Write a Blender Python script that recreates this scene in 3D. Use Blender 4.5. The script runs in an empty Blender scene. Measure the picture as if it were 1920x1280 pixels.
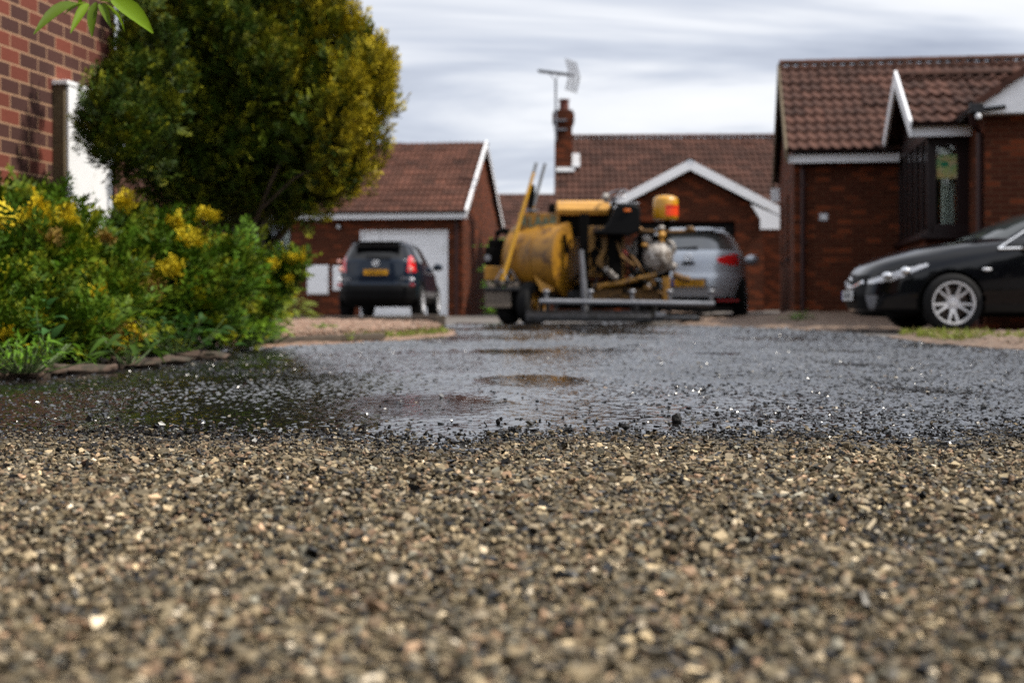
import bpy, bmesh, math, random
import numpy as np
from mathutils import Vector, Matrix

R = math.radians
SC = bpy.context.scene
COL = SC.collection

# ------------------------------------------------------------------ camera, sky, sun
CAM_H = 0.33
cam_d = bpy.data.cameras.new("camera")
cam_d.sensor_width = 36.0
cam_d.lens = 50.0
cam_d.shift_y = -72.0 / 1920.0
cam_d.clip_start = 0.05
cam_d.clip_end = 2000.0
cam_d.dof.use_dof = True
cam_d.dof.focus_distance = 3.45
cam_d.dof.aperture_fstop = 3.7
cam = bpy.data.objects.new("camera", cam_d)
COL.objects.link(cam)
cam.location = (0, 0, CAM_H)
cam.rotation_euler = (R(90), 0, 0)
SC.camera = cam

SUN_EL, SUN_AZ = 52.0, 101.0            # azimuth measured clockwise from +Y (the way the camera looks)
sun_dir = Vector((math.sin(R(SUN_AZ)) * math.cos(R(SUN_EL)), math.cos(R(SUN_AZ)) * math.cos(R(SUN_EL)), math.sin(R(SUN_EL))))
sl = bpy.data.lights.new("sun", 'SUN')
sl.energy = 5.0
sl.angle = R(1.2)
sl.color = (1.0, 0.93, 0.82)
so = bpy.data.objects.new("sun", sl)
COL.objects.link(so)
so.rotation_euler = (-sun_dir).to_track_quat('-Z', 'Y').to_euler()

w = bpy.data.worlds.new("World")
SC.world = w
w.use_nodes = True
nt = w.node_tree
nt.nodes.clear()
def N(tree, typ, **kw):
    n = tree.nodes.new(typ)
    for k, v in kw.items():
        if k.startswith('i_'):
            n.inputs[k[2:].replace('_', ' ')].default_value = v
        else:
            setattr(n, k, v)
    return n
def mth(tree, op, a, b=None, c=None, clamp=False):
    n = tree.nodes.new('ShaderNodeMath'); n.operation = op; n.use_clamp = clamp
    for i, x in enumerate((a, b, c)):
        if x is None: continue
        if isinstance(x, (int, float)): n.inputs[i].default_value = x
        else: tree.links.new(x, n.inputs[i])
    return n.outputs[0]
def ramp(tree, fac, stops, interp='LINEAR'):
    n = tree.nodes.new('ShaderNodeValToRGB')
    n.color_ramp.interpolation = interp
    e = n.color_ramp.elements
    while len(e) < len(stops): e.new(0.5)
    for k, (p, c) in enumerate(stops):
        e[k].position = p
        e[k].color = (c[0], c[1], c[2], 1) if not isinstance(c, (int, float)) else (c, c, c, 1)
    tree.links.new(fac, n.inputs[0])
    return n.outputs[0]

out = N(nt, 'ShaderNodeOutputWorld')
sky = N(nt, 'ShaderNodeTexSky', sky_type='NISHITA', sun_disc=False, sun_elevation=R(SUN_EL), sun_rotation=R(SUN_AZ))
bg1 = N(nt, 'ShaderNodeBackground', i_Strength=0.07)
nt.links.new(sky.outputs[0], bg1.inputs[0])
tc = N(nt, 'ShaderNodeTexCoord')
sep = N(nt, 'ShaderNodeSeparateXYZ')
nt.links.new(tc.outputs['Generated'], sep.inputs[0])
zc = mth(nt, 'ADD', mth(nt, 'MAXIMUM', sep.outputs[2], 0.0), 0.17)
px_ = mth(nt, 'DIVIDE', sep.outputs[0], zc)
py_ = mth(nt, 'DIVIDE', sep.outputs[1], zc)
comb = N(nt, 'ShaderNodeCombineXYZ')
nt.links.new(mth(nt, 'ADD', mth(nt, 'MULTIPLY', px_, 0.36), mth(nt, 'MULTIPLY', py_, 0.16)), comb.inputs[0])
nt.links.new(mth(nt, 'MULTIPLY', py_, 1.0), comb.inputs[1])
n1 = N(nt, 'ShaderNodeTexNoise', i_Scale=1.35, i_Detail=7.0, i_Roughness=0.56, i_Distortion=0.5)
nt.links.new(comb.outputs[0], n1.inputs['Vector'])
cl = ramp(nt, n1.outputs['Fac'], [(0.33, (0.34, 0.38, 0.48)), (0.43, (0.58, 0.62, 0.71)), (0.51, (0.83, 0.85, 0.895)), (0.62, (0.93, 0.935, 0.955))])
# thin cloud glows towards the sun
dotn = N(nt, 'ShaderNodeVectorMath', operation='DOT_PRODUCT')
nt.links.new(tc.outputs['Generated'], dotn.inputs[0])
dotn.inputs[1].default_value = sun_dir
glow = mth(nt, 'MULTIPLY_ADD', mth(nt, 'POWER', mth(nt, 'MAXIMUM', dotn.outputs['Value'], 0.0), 5.0), 0.7, 1.12)
# the cloud deck brightens overhead and behind the camera, where the sun lights it from the front
hi = N(nt, 'ShaderNodeMapRange', interpolation_type='SMOOTHSTEP')
nt.links.new(sep.outputs[2], hi.inputs[0])
for i_, v_ in ((1, 0.21), (2, 0.45), (3, 1.0), (4, 1.25)): hi.inputs[i_].default_value = v_
bk = N(nt, 'ShaderNodeMapRange', interpolation_type='SMOOTHSTEP')
nt.links.new(sep.outputs[1], bk.inputs[0])
for i_, v_ in ((1, 0.75), (2, -0.5), (3, 1.0), (4, 1.30)): bk.inputs[i_].default_value = v_
glow = mth(nt, 'MULTIPLY', glow, mth(nt, 'MAXIMUM', hi.outputs[0], bk.outputs[0]))
bg2 = N(nt, 'ShaderNodeBackground')
nt.links.new(cl, bg2.inputs[0])
nt.links.new(glow, bg2.inputs[1])
mixw = N(nt, 'ShaderNodeMixShader', i_Fac=0.88)
nt.links.new(bg1.outputs[0], mixw.inputs[1])
nt.links.new(bg2.outputs[0], mixw.inputs[2])
nt.links.new(mixw.outputs[0], out.inputs[0])

SC.view_settings.view_transform = 'Standard'
SC.view_settings.look = 'None'
SC.view_settings.gamma = 1.0
SC.view_settings.exposure = 0.12
SC.render.engine = 'CYCLES'
SC.cycles.use_denoising = False
SC.cycles.use_adaptive_sampling = False
SC.cycles.max_bounces = 6
SC.cycles.diffuse_bounces = 2
SC.cycles.glossy_bounces = 3
SC.cycles.transparent_max_bounces = 8
SC.cycles.sample_clamp_indirect = 4.0
SC.cycles.sample_clamp_direct = 5.0
SC.cycles.caustics_reflective = False
SC.cycles.caustics_refractive = False

# ------------------------------------------------------------------ helpers
F_PX = 2667.0
def X(px, Y): return (px - 960.0) / F_PX * Y
def Z(py, Y): return CAM_H + (568.0 - py) / F_PX * Y
rng = np.random.default_rng(7)
random.seed(11)

def ss(a, b, x):
    t = np.clip((np.asarray(x, float) - a) / (b - a), 0, 1)
    return t * t * (3 - 2 * t)
def gz(x, y):
    """height of the ground: flat street, plots on the right rise a little"""
    a = 0.16 * ss(19.0, 22.4, y) * ss(3.1, 4.6, x)
    b = 0.06 * ss(19.8, 22.3, y) * ss(1.6, 2.4, x) * (1 - ss(3.1, 4.6, x))
    c = 0.06 * ss(25, 30, y) * ss(0.5, 2.0, x)
    return np.maximum(a, b + c)

class MB:
    def __init__(self): self.V = []; self.F = []
    def add(self, verts, faces):
        o = len(self.V)
        self.V += [tuple(v) for v in verts]
        self.F += [tuple(o + i for i in f) for f in faces]
        return self
    def box(self, c, s, rot=None):
        h = [x / 2 for x in s]
        vs = [Vector((sx * h[0], sy * h[1], sz * h[2])) for sx in (-1, 1) for sy in (-1, 1) for sz in (-1, 1)]
        if rot is not None: vs = [rot @ v for v in vs]
        vs = [v + Vector(c) for v in vs]
        return self.add(vs, [(0, 1, 3, 2), (4, 6, 7, 5), (0, 4, 5, 1), (2, 3, 7, 6), (0, 2, 6, 4), (1, 5, 7, 3)])
    def bx(self, x0, x1, y0, y1, z0, z1):
        return self.box(((x0 + x1) / 2, (y0 + y1) / 2, (z0 + z1) / 2), (abs(x1 - x0), abs(y1 - y0), abs(z1 - z0)))
    def beam(self, p0, p1, a, b):
        p0, p1 = Vector(p0), Vector(p1); d = p1 - p0
        rot = d.to_track_quat('X', 'Z').to_matrix()
        return self.box((p0 + p1) / 2, (d.length, a, b), rot)
    def cyl(self, p0, p1, r0, r1=None, seg=14, caps=True):
        if r1 is None: r1 = r0
        p0, p1 = Vector(p0), Vector(p1)
        q = (p1 - p0).to_track_quat('Z', 'Y')
        vs, fs = [], []
        for p, r in ((p0, r0), (p1, r1)):
            for k in range(seg):
                a = 2 * math.pi * k / seg
                vs.append(p + q @ Vector((r * math.cos(a), r * math.sin(a), 0)))
        for k in range(seg):
            fs.append((k, (k + 1) % seg, seg + (k + 1) % seg, seg + k))
        if caps:
            fs.append(tuple(range(seg - 1, -1, -1))); fs.append(tuple(range(seg, 2 * seg)))
        return self.add(vs, fs)
    def tube(self, pts, r, seg=8):
        pts = [Vector(p) for p in pts]
        rs = r if isinstance(r, (list, tuple)) else [r] * len(pts)
        vs, fs = [], []
        for i, p in enumerate(pts):
            d = (pts[min(i + 1, len(pts) - 1)] - pts[max(i - 1, 0)]).normalized()
            ref = Vector((0, 0, 1)) if abs(d.z) < 0.9 else Vector((1, 0, 0))
            u = d.cross(ref).normalized(); v = d.cross(u)
            for k in range(seg):
                a = 2 * math.pi * k / seg
                vs.append(p + rs[i] * (math.cos(a) * u + math.sin(a) * v))
        for i in range(len(pts) - 1):
            for k in range(seg):
                a = i * seg + k; b = i * seg + (k + 1) % seg
                fs.append((a, b, b + seg, a + seg))
        fs.append(tuple(range(seg - 1, -1, -1)))
        fs.append(tuple(range((len(pts) - 1) * seg, len(pts) * seg)))
        return self.add(vs, fs)
    def lathe(self, prof, M, seg=24):
        """prof: list of (r, h); revolved about local Z of matrix M"""
        vs, fs = [], []
        for r, h in prof:
            for k in range(seg):
                a = 2 * math.pi * k / seg
                vs.append(M @ Vector((r * math.cos(a), r * math.sin(a), h)))
        for i in range(len(prof) - 1):
            for k in range(seg):
                a = i * seg + k; b = i * seg + (k + 1) % seg
                fs.append((a, b, b + seg, a + seg))
        return self.add(vs, fs)
    def prism(self, poly, M, t):
        """2-D polygon in the XY plane of M, extruded t along its Z"""
        n = len(poly)
        vs = [M @ Vector((p[0], p[1], 0)) for p in poly] + [M @ Vector((p[0], p[1], t)) for p in poly]
        fs = [tuple(range(n - 1, -1, -1)), tuple(range(n, 2 * n))]
        fs += [(i, (i + 1) % n, n + (i + 1) % n, n + i) for i in range(n)]
        return self.add(vs, fs)
    def ball(self, c, r, seg=14, rings=9, rot=None):
        r = r if isinstance(r, (tuple, list)) else (r, r, r)
        vs, fs = [], []
        for i in range(rings + 1):
            th = math.pi * i / rings
            for k in range(seg):
                a = 2 * math.pi * k / seg
                v = Vector((r[0] * math.sin(th) * math.cos(a), r[1] * math.sin(th) * math.sin(a), r[2] * math.cos(th)))
                if rot is not None: v = rot @ v
                vs.append(v + Vector(c))
        for i in range(rings):
            for k in range(seg):
                a = i * seg + k; b = i * seg + (k + 1) % seg
                fs.append((a, b, b + seg, a + seg))
        return self.add(vs, fs)
    def build(self, name, mat, parent=None, smooth=35, bevel=0.0, fix=True, merge=True):
        me = bpy.data.meshes.new(name)
        me.from_pydata(self.V, [], self.F)
        bm = bmesh.new(); bm.from_mesh(me)
        if merge: bmesh.ops.remove_doubles(bm, verts=bm.verts, dist=1e-5)
        if fix: bmesh.ops.recalc_face_normals(bm, faces=bm.faces)
        bm.to_mesh(me); bm.free()
        me.update()
        box_uv(me)
        if smooth:
            me.shade_smooth(); me.set_sharp_from_angle(angle=R(smooth))
        me.materials.append(mat)
        o = bpy.data.objects.new(name, me)
        COL.objects.link(o)
        if parent is not None: o.parent = parent
        if bevel:
            b = o.modifiers.new("bevel", 'BEVEL'); b.width = bevel; b.segments = 2; b.limit_method = 'ANGLE'; b.angle_limit = R(40)
        return o

def box_uv(me):
    uv = me.uv_layers.new(name="uv")
    nl = len(me.loops)
    li = np.zeros(nl, np.int32); me.loops.foreach_get('vertex_index', li)
    co = np.zeros(len(me.vertices) * 3); me.vertices.foreach_get('co', co); co = co.reshape(-1, 3)
    npoly = len(me.polygons)
    nr = np.zeros(npoly * 3); me.polygons.foreach_get('normal', nr); nr = nr.reshape(-1, 3)
    tot = np.zeros(npoly, np.int32); me.polygons.foreach_get('loop_total', tot)
    n = np.repeat(nr, tot, axis=0)
    c = co[li]
    t = np.stack([-n[:, 1], n[:, 0], 0 * n[:, 0]], 1)
    l = np.linalg.norm(t, axis=1); flat = l < 0.6
    t /= np.maximum(l, 1e-6)[:, None]
    u = (c * t).sum(1); v = c[:, 2].copy()
    u[flat] = c[flat, 0]; v[flat] = c[flat, 1]
    uv.data.foreach_set('uv', np.stack([u, v], 1).astype(np.float32).ravel())

def np_mesh(name, V, F, mat, col=None, parent=None, smooth=False, normals=None):
    """fast mesh from numpy arrays; F is (m,3) or (m,4); col is per vertex"""
    V = np.asarray(V, np.float32); F = np.asarray(F, np.int32)
    me = bpy.data.meshes.new(name)
    k = F.shape[1]
    me.vertices.add(len(V)); me.vertices.foreach_set('co', V.ravel())
    me.loops.add(F.size); me.loops.foreach_set('vertex_index', F.ravel())
    me.polygons.add(len(F))
    me.polygons.foreach_set('loop_start', np.arange(0, F.size, k, dtype=np.int32))
    me.update(calc_edges=True)
    if smooth: me.shade_smooth()
    else: me.shade_flat()
    if col is not None:
        a = me.color_attributes.new('col', 'FLOAT_COLOR', 'POINT')
        c = np.ones((len(V), 4), np.float32); c[:, :3] = col
        a.data.foreach_set('color', c.ravel())
    me.materials.append(mat)
    o = bpy.data.objects.new(name, me)
    COL.objects.link(o)
    if parent is not None: o.parent = parent
    return o

def rand_rot(n, tilt=None):
    """n random rotation matrices; tilt limits the lean of local Z from world Z"""
    if tilt is None:
        q = rng.normal(size=(n, 4))
    else:
        a = rng.uniform(0, 2 * np.pi, n)
        ax = rng.uniform(0, 2 * np.pi, n); t = np.abs(rng.normal(0, tilt, n))
        qz = np.stack([np.cos(a / 2), 0 * a, 0 * a, np.sin(a / 2)], 1)
        qt = np.stack([np.cos(t / 2), np.sin(t / 2) * np.cos(ax), np.sin(t / 2) * np.sin(ax), 0 * a], 1)
        w1, x1, y1, z1 = qt.T; w2, x2, y2, z2 = qz.T
        q = np.stack([w1*w2-x1*x2-y1*y2-z1*z2, w1*x2+x1*w2+y1*z2-z1*y2, w1*y2-x1*z2+y1*w2+z1*x2, w1*z2+x1*y2-y1*x2+z1*w2], 1)
    q /= np.linalg.norm(q, axis=1)[:, None]
    w_, x, y, z = q.T
    return np.stack([np.stack([1-2*(y*y+z*z), 2*(x*y-z*w_), 2*(x*z+y*w_)], 1),
                     np.stack([2*(x*y+z*w_), 1-2*(x*x+z*z), 2*(y*z-x*w_)], 1),
                     np.stack([2*(x*z-y*w_), 2*(y*z+x*w_), 1-2*(x*x+y*y)], 1)], 1)

def frames(axis, roll=None):
    """rotation matrices whose X column is axis"""
    a = axis / np.linalg.norm(axis, axis=1)[:, None]
    h = rng.normal(size=a.shape) if roll is None else roll
    b = np.cross(a, h); b /= np.maximum(np.linalg.norm(b, axis=1), 1e-6)[:, None]
    c = np.cross(a, b)
    return np.stack([a, b, c], 2)

def scatter(templates, pos, rot, scale, colf=None):
    """copy little templates (V,F,tint) to pos; returns V,F,col"""
    n = len(pos); which = rng.integers(0, len(templates), n)
    Vs, Fs, Cs = [], [], []
    off = 0
    for k, T in enumerate(templates):
        idx = np.nonzero(which == k)[0]
        if not len(idx): continue
        tv, tf = T[0], T[1]
        M = rot[idx] * np.asarray(scale)[idx][:, None, None]
        v = np.einsum('kij,nj->kni', M, tv) + pos[idx][:, None, :]
        f = tf[None] + (np.arange(len(idx)) * len(tv))[:, None, None] + off
        Vs.append(v.reshape(-1, 3)); Fs.append(f.reshape(-1, tf.shape[1]))
        if colf is not None:
            c = colf(idx, T)
            Cs.append(c.reshape(-1, 3))
        off += len(idx) * len(tv)
    return np.concatenate(Vs), np.concatenate(Fs), (np.concatenate(Cs) if colf is not None else None)

def thing(name, label, cat, loc=(0, 0, 0), rz=0.0, group=None):
    o = bpy.data.objects.new(name, None)
    o.empty_display_size = 0.2
    COL.objects.link(o)
    o.location = loc; o.rotation_euler = (0, 0, rz)
    return tag(o, label, cat, group)
def tag(o, label, cat, group=None):
    o['label'] = label; o['category'] = cat
    if group: o['group'] = group
    return o
def struct(o, kind='structure'):
    o['kind'] = kind
    return o

# ------------------------------------------------------------------ materials
def new_mat(name):
    m = bpy.data.materials.new(name); m.use_nodes = True
    t = m.node_tree
    return m, t, t.nodes['Principled BSDF']
def c4(c): return (c[0], c[1], c[2], 1)
def mixc(t, fac, a, b, blend='MIX'):
    n = t.nodes.new('ShaderNodeMix'); n.data_type = 'RGBA'; n.blend_type = blend
    for i, x in ((0, fac), (6, a), (7, b)):
        if isinstance(x, (int, float)): n.inputs[i].default_value = x
        elif isinstance(x, (tuple, list)): n.inputs[i].default_value = c4(x)
        else: t.links.new(x, n.inputs[i])
    return n.outputs[2]
def coords(t, kind='Object', scale=None):
    tc = t.nodes.new('ShaderNodeTexCoord'); o = tc.outputs[kind]
    if scale is not None:
        mp = t.nodes.new('ShaderNodeMapping'); t.links.new(o, mp.inputs[0]); mp.inputs['Scale'].default_value = scale
        o = mp.outputs[0]
    return o
def noise(t, vec, scale, detail=4.0, rough=0.55):
    n = N(t, 'ShaderNodeTexNoise', i_Scale=scale, i_Detail=detail, i_Roughness=rough)
    t.links.new(vec, n.inputs['Vector']); return n.outputs['Fac']
def bump(t, h, strength, dist, b):
    n = N(t, 'ShaderNodeBump', i_Strength=strength, i_Distance=dist)
    t.links.new(h, n.inputs['Height']); t.links.new(n.outputs[0], b.inputs['Normal']); return n
def mat(name, base, rough=0.6, metal=0.0, var=0.0, vscale=6.0, col2=None, spec=0.5, coat=0.0, bmp=0.0, bscale=40.0, thr=(0.45, 0.62)):
    m, t, b = new_mat(name)
    b.inputs['Base Color'].default_value = c4(base)
    b.inputs['Roughness'].default_value = rough
    b.inputs['Metallic'].default_value = metal
    b.inputs['Specular IOR Level'].default_value = spec
    b.inputs['Coat Weight'].default_value = coat
    b.inputs['Coat Roughness'].default_value = 0.04
    v = coords(t)
    col = None
    if var:
        f = noise(t, v, vscale, 5.0)
        k = ramp(t, f, [(0.25, 1 - var), (0.75, 1 + var)])
        col = mixc(t, 1.0, base, k, 'MULTIPLY')
    if col2 is not None:
        f2 = ramp(t, noise(t, v, vscale * 1.7, 6.0, 0.65), [(thr[0], 0.0), (thr[1], 1.0)])
        col = mixc(t, f2, col if col is not None else base, col2)
    if col is not None: t.links.new(col, b.inputs['Base Color'])
    if bmp: bump(t, noise(t, v, bscale, 4.0), bmp, 0.01, b)
    return m

def brick_mat(name, c1, c2, dark, mortar, darkness=0.5, bw=0.225, rh=0.075):
    m, t, b = new_mat(name)
    uv = coords(t, 'UV')
    def br(a, bb, mo, off=0.0):
        n = N(t, 'ShaderNodeTexBrick', offset=0.5)
        n.inputs['Color1'].default_value = c4(a); n.inputs['Color2'].default_value = c4(bb); n.inputs['Mortar'].default_value = c4(mo)
        n.inputs['Scale'].default_value = 1.0; n.inputs['Mortar Size'].default_value = 0.006
        n.inputs['Mortar Smooth'].default_value = 0.25; n.inputs['Bias'].default_value = off
        n.inputs['Brick Width'].default_value = bw; n.inputs['Row Height'].default_value = rh
        t.links.new(uv, n.inputs['Vector']); return n
    n = br(c1, c2, mortar)
    # some courses hold burnt, darker bricks
    nb = br((1, 1, 1), (0, 0, 0), (1, 1, 1), 0.35)
    cell = ramp(t, nb.outputs['Color'], [(0.30, 1.0), (0.52, 0.0)])
    k = mth(t, 'MULTIPLY', cell, darkness)
    col = mixc(t, k, n.outputs['Color'], dark)
    obj = coords(t)
    big = ramp(t, noise(t, obj, 0.8, 5.0), [(0.3, 0.82), (0.7, 1.14)])
    fine = ramp(t, noise(t, obj, 60.0, 4.0), [(0.3, 0.85), (0.7, 1.15)])
    col = mixc(t, 1.0, col, big, 'MULTIPLY'); col = mixc(t, 1.0, col, fine, 'MULTIPLY')
    col = mixc(t, n.outputs['Fac'], col, mortar)
    t.links.new(col, b.inputs['Base Color'])
    b.inputs['Roughness'].default_value = 0.9
    b.inputs['Specular IOR Level'].default_value = 0.12
    h = mth(t, 'ADD', mth(t, 'SUBTRACT', 1.0, n.outputs['Fac']), mth(t, 'MULTIPLY', noise(t, obj, 90.0, 3.0), 0.4))
    bump(t, h, 0.6, 0.006, b)
    return m

def tile_mat(name, c1, c2):
    m, t, b = new_mat(name)
    uv = coords(t, 'UV')
    n = N(t, 'ShaderNodeTexBrick', offset=0.0)
    n.inputs['Color1'].default_value = c4(c1); n.inputs['Color2'].default_value = c4(c2); n.inputs['Mortar'].default_value = c4(c1)
    n.inputs['Scale'].default_value = 1.0; n.inputs['Mortar Size'].default_value = 0.0
    n.inputs['Brick Width'].default_value = 0.33; n.inputs['Row Height'].default_value = 0.345
    t.links.new(uv, n.inputs['Vector'])
    ob = coords(t)
    f = ramp(t, noise(t, ob, 1.1, 6.0, 0.6), [(0.3, 0.62), (0.7, 1.25)])
    g = ramp(t, noise(t, ob, 38.0, 4.0), [(0.3, 0.8), (0.7, 1.2)])
    col = mixc(t, 1.0, mixc(t, 1.0, n.outputs['Color'], f, 'MULTIPLY'), g, 'MULTIPLY')
    lich = ramp(t, noise(t, ob, 9.0, 6.0, 0.7), [(0.62, 0.0), (0.74, 0.55)])
    col = mixc(t, lich, col, (0.13, 0.10, 0.07))
    t.links.new(col, b.inputs['Base Color'])
    b.inputs['Roughness'].default_value = 0.8
    b.inputs['Specular IOR Level'].default_value = 0.15
    return m

def foliage_mat(name, transl=0.3, rough=0.55):
    m, t, b = new_mat(name)
    a = N(t, 'ShaderNodeAttribute', attribute_name='col')
    t.links.new(a.outputs['Color'], b.inputs['Base Color'])
    b.inputs['Roughness'].default_value = rough
    b.inputs['Specular IOR Level'].default_value = 0.15
    tr = N(t, 'ShaderNodeBsdfTranslucent')
    t.links.new(a.outputs['Color'], tr.inputs[0])
    mx = N(t, 'ShaderNodeMixShader', i_Fac=transl)
    t.links.new(b.outputs[0], mx.inputs[1]); t.links.new(tr.outputs[0], mx.inputs[2])
    t.links.new(mx.outputs[0], t.nodes['Material Output'].inputs[0])
    return m

def glass_mat(name, tint=(0.9, 0.95, 0.93), ior=1.5):
    m, t, b = new_mat(name)
    tr = N(t, 'ShaderNodeBsdfTransparent'); tr.inputs[0].default_value = c4(tint)
    gl = N(t, 'ShaderNodeBsdfGlossy', i_Roughness=0.02)
    fr = N(t, 'ShaderNodeFresnel', i_IOR=ior)
    mx = N(t, 'ShaderNodeMixShader')
    t.links.new(fr.outputs[0], mx.inputs[0]); t.links.new(tr.outputs[0], mx.inputs[1]); t.links.new(gl.outputs[0], mx.inputs[2])
    t.links.new(mx.outputs[0], t.nodes['Material Output'].inputs[0])
    return m

M = {}
M['brick_red'] = brick_mat('brick_red', (0.165, 0.040, 0.015), (0.100, 0.024, 0.010), (0.024, 0.010, 0.007), (0.095, 0.048, 0.027), 0.6)
M['brick_brown'] = brick_mat('brick_brown', (0.170, 0.050, 0.034), (0.105, 0.037, 0.028), (0.050, 0.031, 0.028), (0.36, 0.22, 0.135), 0.75, 0.255, 0.10)
M['tile_brown'] = tile_mat('tile_brown', (0.082, 0.037, 0.026), (0.044, 0.021, 0.0155))
M['tile_red'] = tile_mat('tile_red', (0.100, 0.041, 0.027), (0.056, 0.025, 0.017))
M['white'] = mat('white_paint', (0.80, 0.81, 0.83), 0.45, var=0.06, vscale=3.0, col2=(0.55, 0.54, 0.5), thr=(0.6, 0.8))
M['brown_upvc'] = mat('brown_plastic', (0.013, 0.0045, 0.0042), 0.4, var=0.15, spec=0.3)
M['brown_pipe'] = mat('brown_pipe', (0.026, 0.0075, 0.0065), 0.45, var=0.15, spec=0.3)
M['dark_door'] = mat('dark_door', (0.005, 0.004, 0.0035), 0.6, var=0.2, spec=0.15)
M['black'] = mat('black_plastic', (0.0035, 0.0035, 0.004), 0.55, var=0.2, spec=0.1)
M['matt_black'] = mat('matt_black', (0.0028, 0.0026, 0.0025), 0.9, spec=0.08)
M['rubber'] = mat('tyre_rubber', (0.006, 0.006, 0.0065), 0.8, var=0.3, vscale=15, bmp=0.2, spec=0.2)
M['chrome'] = mat('chrome', (0.75, 0.76, 0.78), 0.15, 1.0)
M['alloy'] = mat('alloy_wheel', (0.58, 0.58, 0.60), 0.4, 0.4, var=0.1)
M['galv'] = mat('galvanised', (0.20, 0.205, 0.225), 0.42, 0.5, var=0.25, vscale=14, col2=(0.05, 0.045, 0.045), thr=(0.58, 0.72))
M['dark_steel'] = mat('tarred_steel', (0.022, 0.022, 0.026), 0.4, 0.3, var=0.4, vscale=9, col2=(0.004, 0.004, 0.004), thr=(0.4, 0.6), bmp=0.3)
M['yellow'] = mat('plant_yellow', (0.26, 0.122, 0.008), 0.45, var=0.25, vscale=3.5, col2=(0.055, 0.022, 0.006), thr=(0.50, 0.66), bmp=0.06, bscale=18)
M['yellow_pale'] = mat('faded_yellow', (0.50, 0.25, 0.04), 0.5, var=0.2, vscale=4, col2=(0.10, 0.055, 0.035), thr=(0.60, 0.68), bmp=0.06)
M['yellow_tool'] = mat('tool_yellow', (0.46, 0.235, 0.006), 0.45, var=0.12)
M['grey_tool'] = mat('tool_grey', (0.16, 0.17, 0.18), 0.5)
M['rust'] = mat('rusty_brass', (0.17, 0.085, 0.018), 0.5, 0.4, var=0.4, vscale=12, col2=(0.025, 0.011, 0.005))
M['dirty_white'] = mat('grimy_white', (0.40, 0.37, 0.34), 0.5, var=0.35, vscale=9, col2=(0.05, 0.028, 0.012), thr=(0.44, 0.58), bmp=0.2, bscale=22)
M['wood_grey'] = mat('grey_wood', (0.115, 0.092, 0.072), 0.8, var=0.35, vscale=8, bmp=0.4)
M['timber'] = mat('timber', (0.095, 0.068, 0.034), 0.8, var=0.25, vscale=7, bmp=0.3)
M['sleeper'] = mat('old_sleeper', (0.055, 0.040, 0.027), 0.85, var=0.4, vscale=5, bmp=0.5)
M['canister'] = mat('canister_yellow', (0.50, 0.235, 0.005), 0.35, var=0.1, vscale=5, coat=0.3)
M['sticker'] = mat('sticker_orange', (0.72, 0.050, 0.008), 0.4)
M['sticker_dark'] = mat('sticker_dark', (0.25, 0.008, 0.005), 0.4)
M['bark'] = mat('bark', (0.040, 0.025, 0.014), 0.9, var=0.4, vscale=14, bmp=0.7)
M['stone'] = mat('edging_stone', (0.075, 0.047, 0.032), 0.85, var=0.4, vscale=9, col2=(0.03, 0.024, 0.013), bmp=0.5)
M['clay'] = mat('chimney_clay', (0.085, 0.018, 0.010), 0.8, var=0.2)
M['lead'] = mat('lead_flashing', (0.40, 0.41, 0.43), 0.5, var=0.2, vscale=9)
M['curtain'] = mat('net_curtain', (0.62, 0.60, 0.56), 0.9, var=0.1)
M['room'] = mat('room_dark', (0.02, 0.018, 0.016), 0.9)
M['lamp_red'] = mat('tail_lamp_red', (0.62, 0.012, 0.014), 0.12, coat=1.0)
M['lamp_clear'] = mat('clear_lens', (0.62, 0.63, 0.66), 0.15, 0.2, coat=1.0)
M['lamp_pink'] = mat('pale_lens', (0.62, 0.30, 0.24), 0.2, coat=1.0)
M['reflector'] = mat('dark_red_reflector', (0.22, 0.006, 0.008), 0.2, coat=0.5)
M['plate_y'] = mat('plate_yellow', (0.50, 0.235, 0.004), 0.35)
M['plate_w'] = mat('plate_white', (0.70, 0.70, 0.70), 0.35)
M['plate_blue'] = mat('plate_blue', (0.01, 0.03, 0.22), 0.35)
M['glass'] = glass_mat('window_glass')
def car_glass(name, base, ior=1.45):
    m = mat(name, base, 0.03, spec=0.5); m.node_tree.nodes['Principled BSDF'].inputs['IOR'].default_value = ior; return m
M['tint'] = car_glass('tinted_glass', (0.003, 0.003, 0.0035))
M['tint_grey'] = car_glass('greyish_glass', (0.05, 0.052, 0.05), 2.0)
M['tint_green'] = car_glass('screen_glass', (0.025, 0.030, 0.030), 1.7)
def paint(name, base, metal, rough=0.28):
    m = mat(name, base, rough, metal, coat=0.7, var=0.04, vscale=1.2, spec=0.12); m.node_tree.nodes['Principled BSDF'].inputs['Coat IOR'].default_value = 1.42; return m
M['paint_navy'] = paint('navy_paint', (0.0055, 0.0115, 0.023), 0.1)
M['paint_silver'] = paint('silver_blue_paint', (0.42, 0.45, 0.49), 0.45, 0.32)
M['paint_black'] = paint('black_paint', (0.0022, 0.0024, 0.004), 0.0, 0.2)
M['leaf'] = foliage_mat('leaf', 0.35)
M['needle'] = foliage_mat('needle', 0.05, 0.6)
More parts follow.
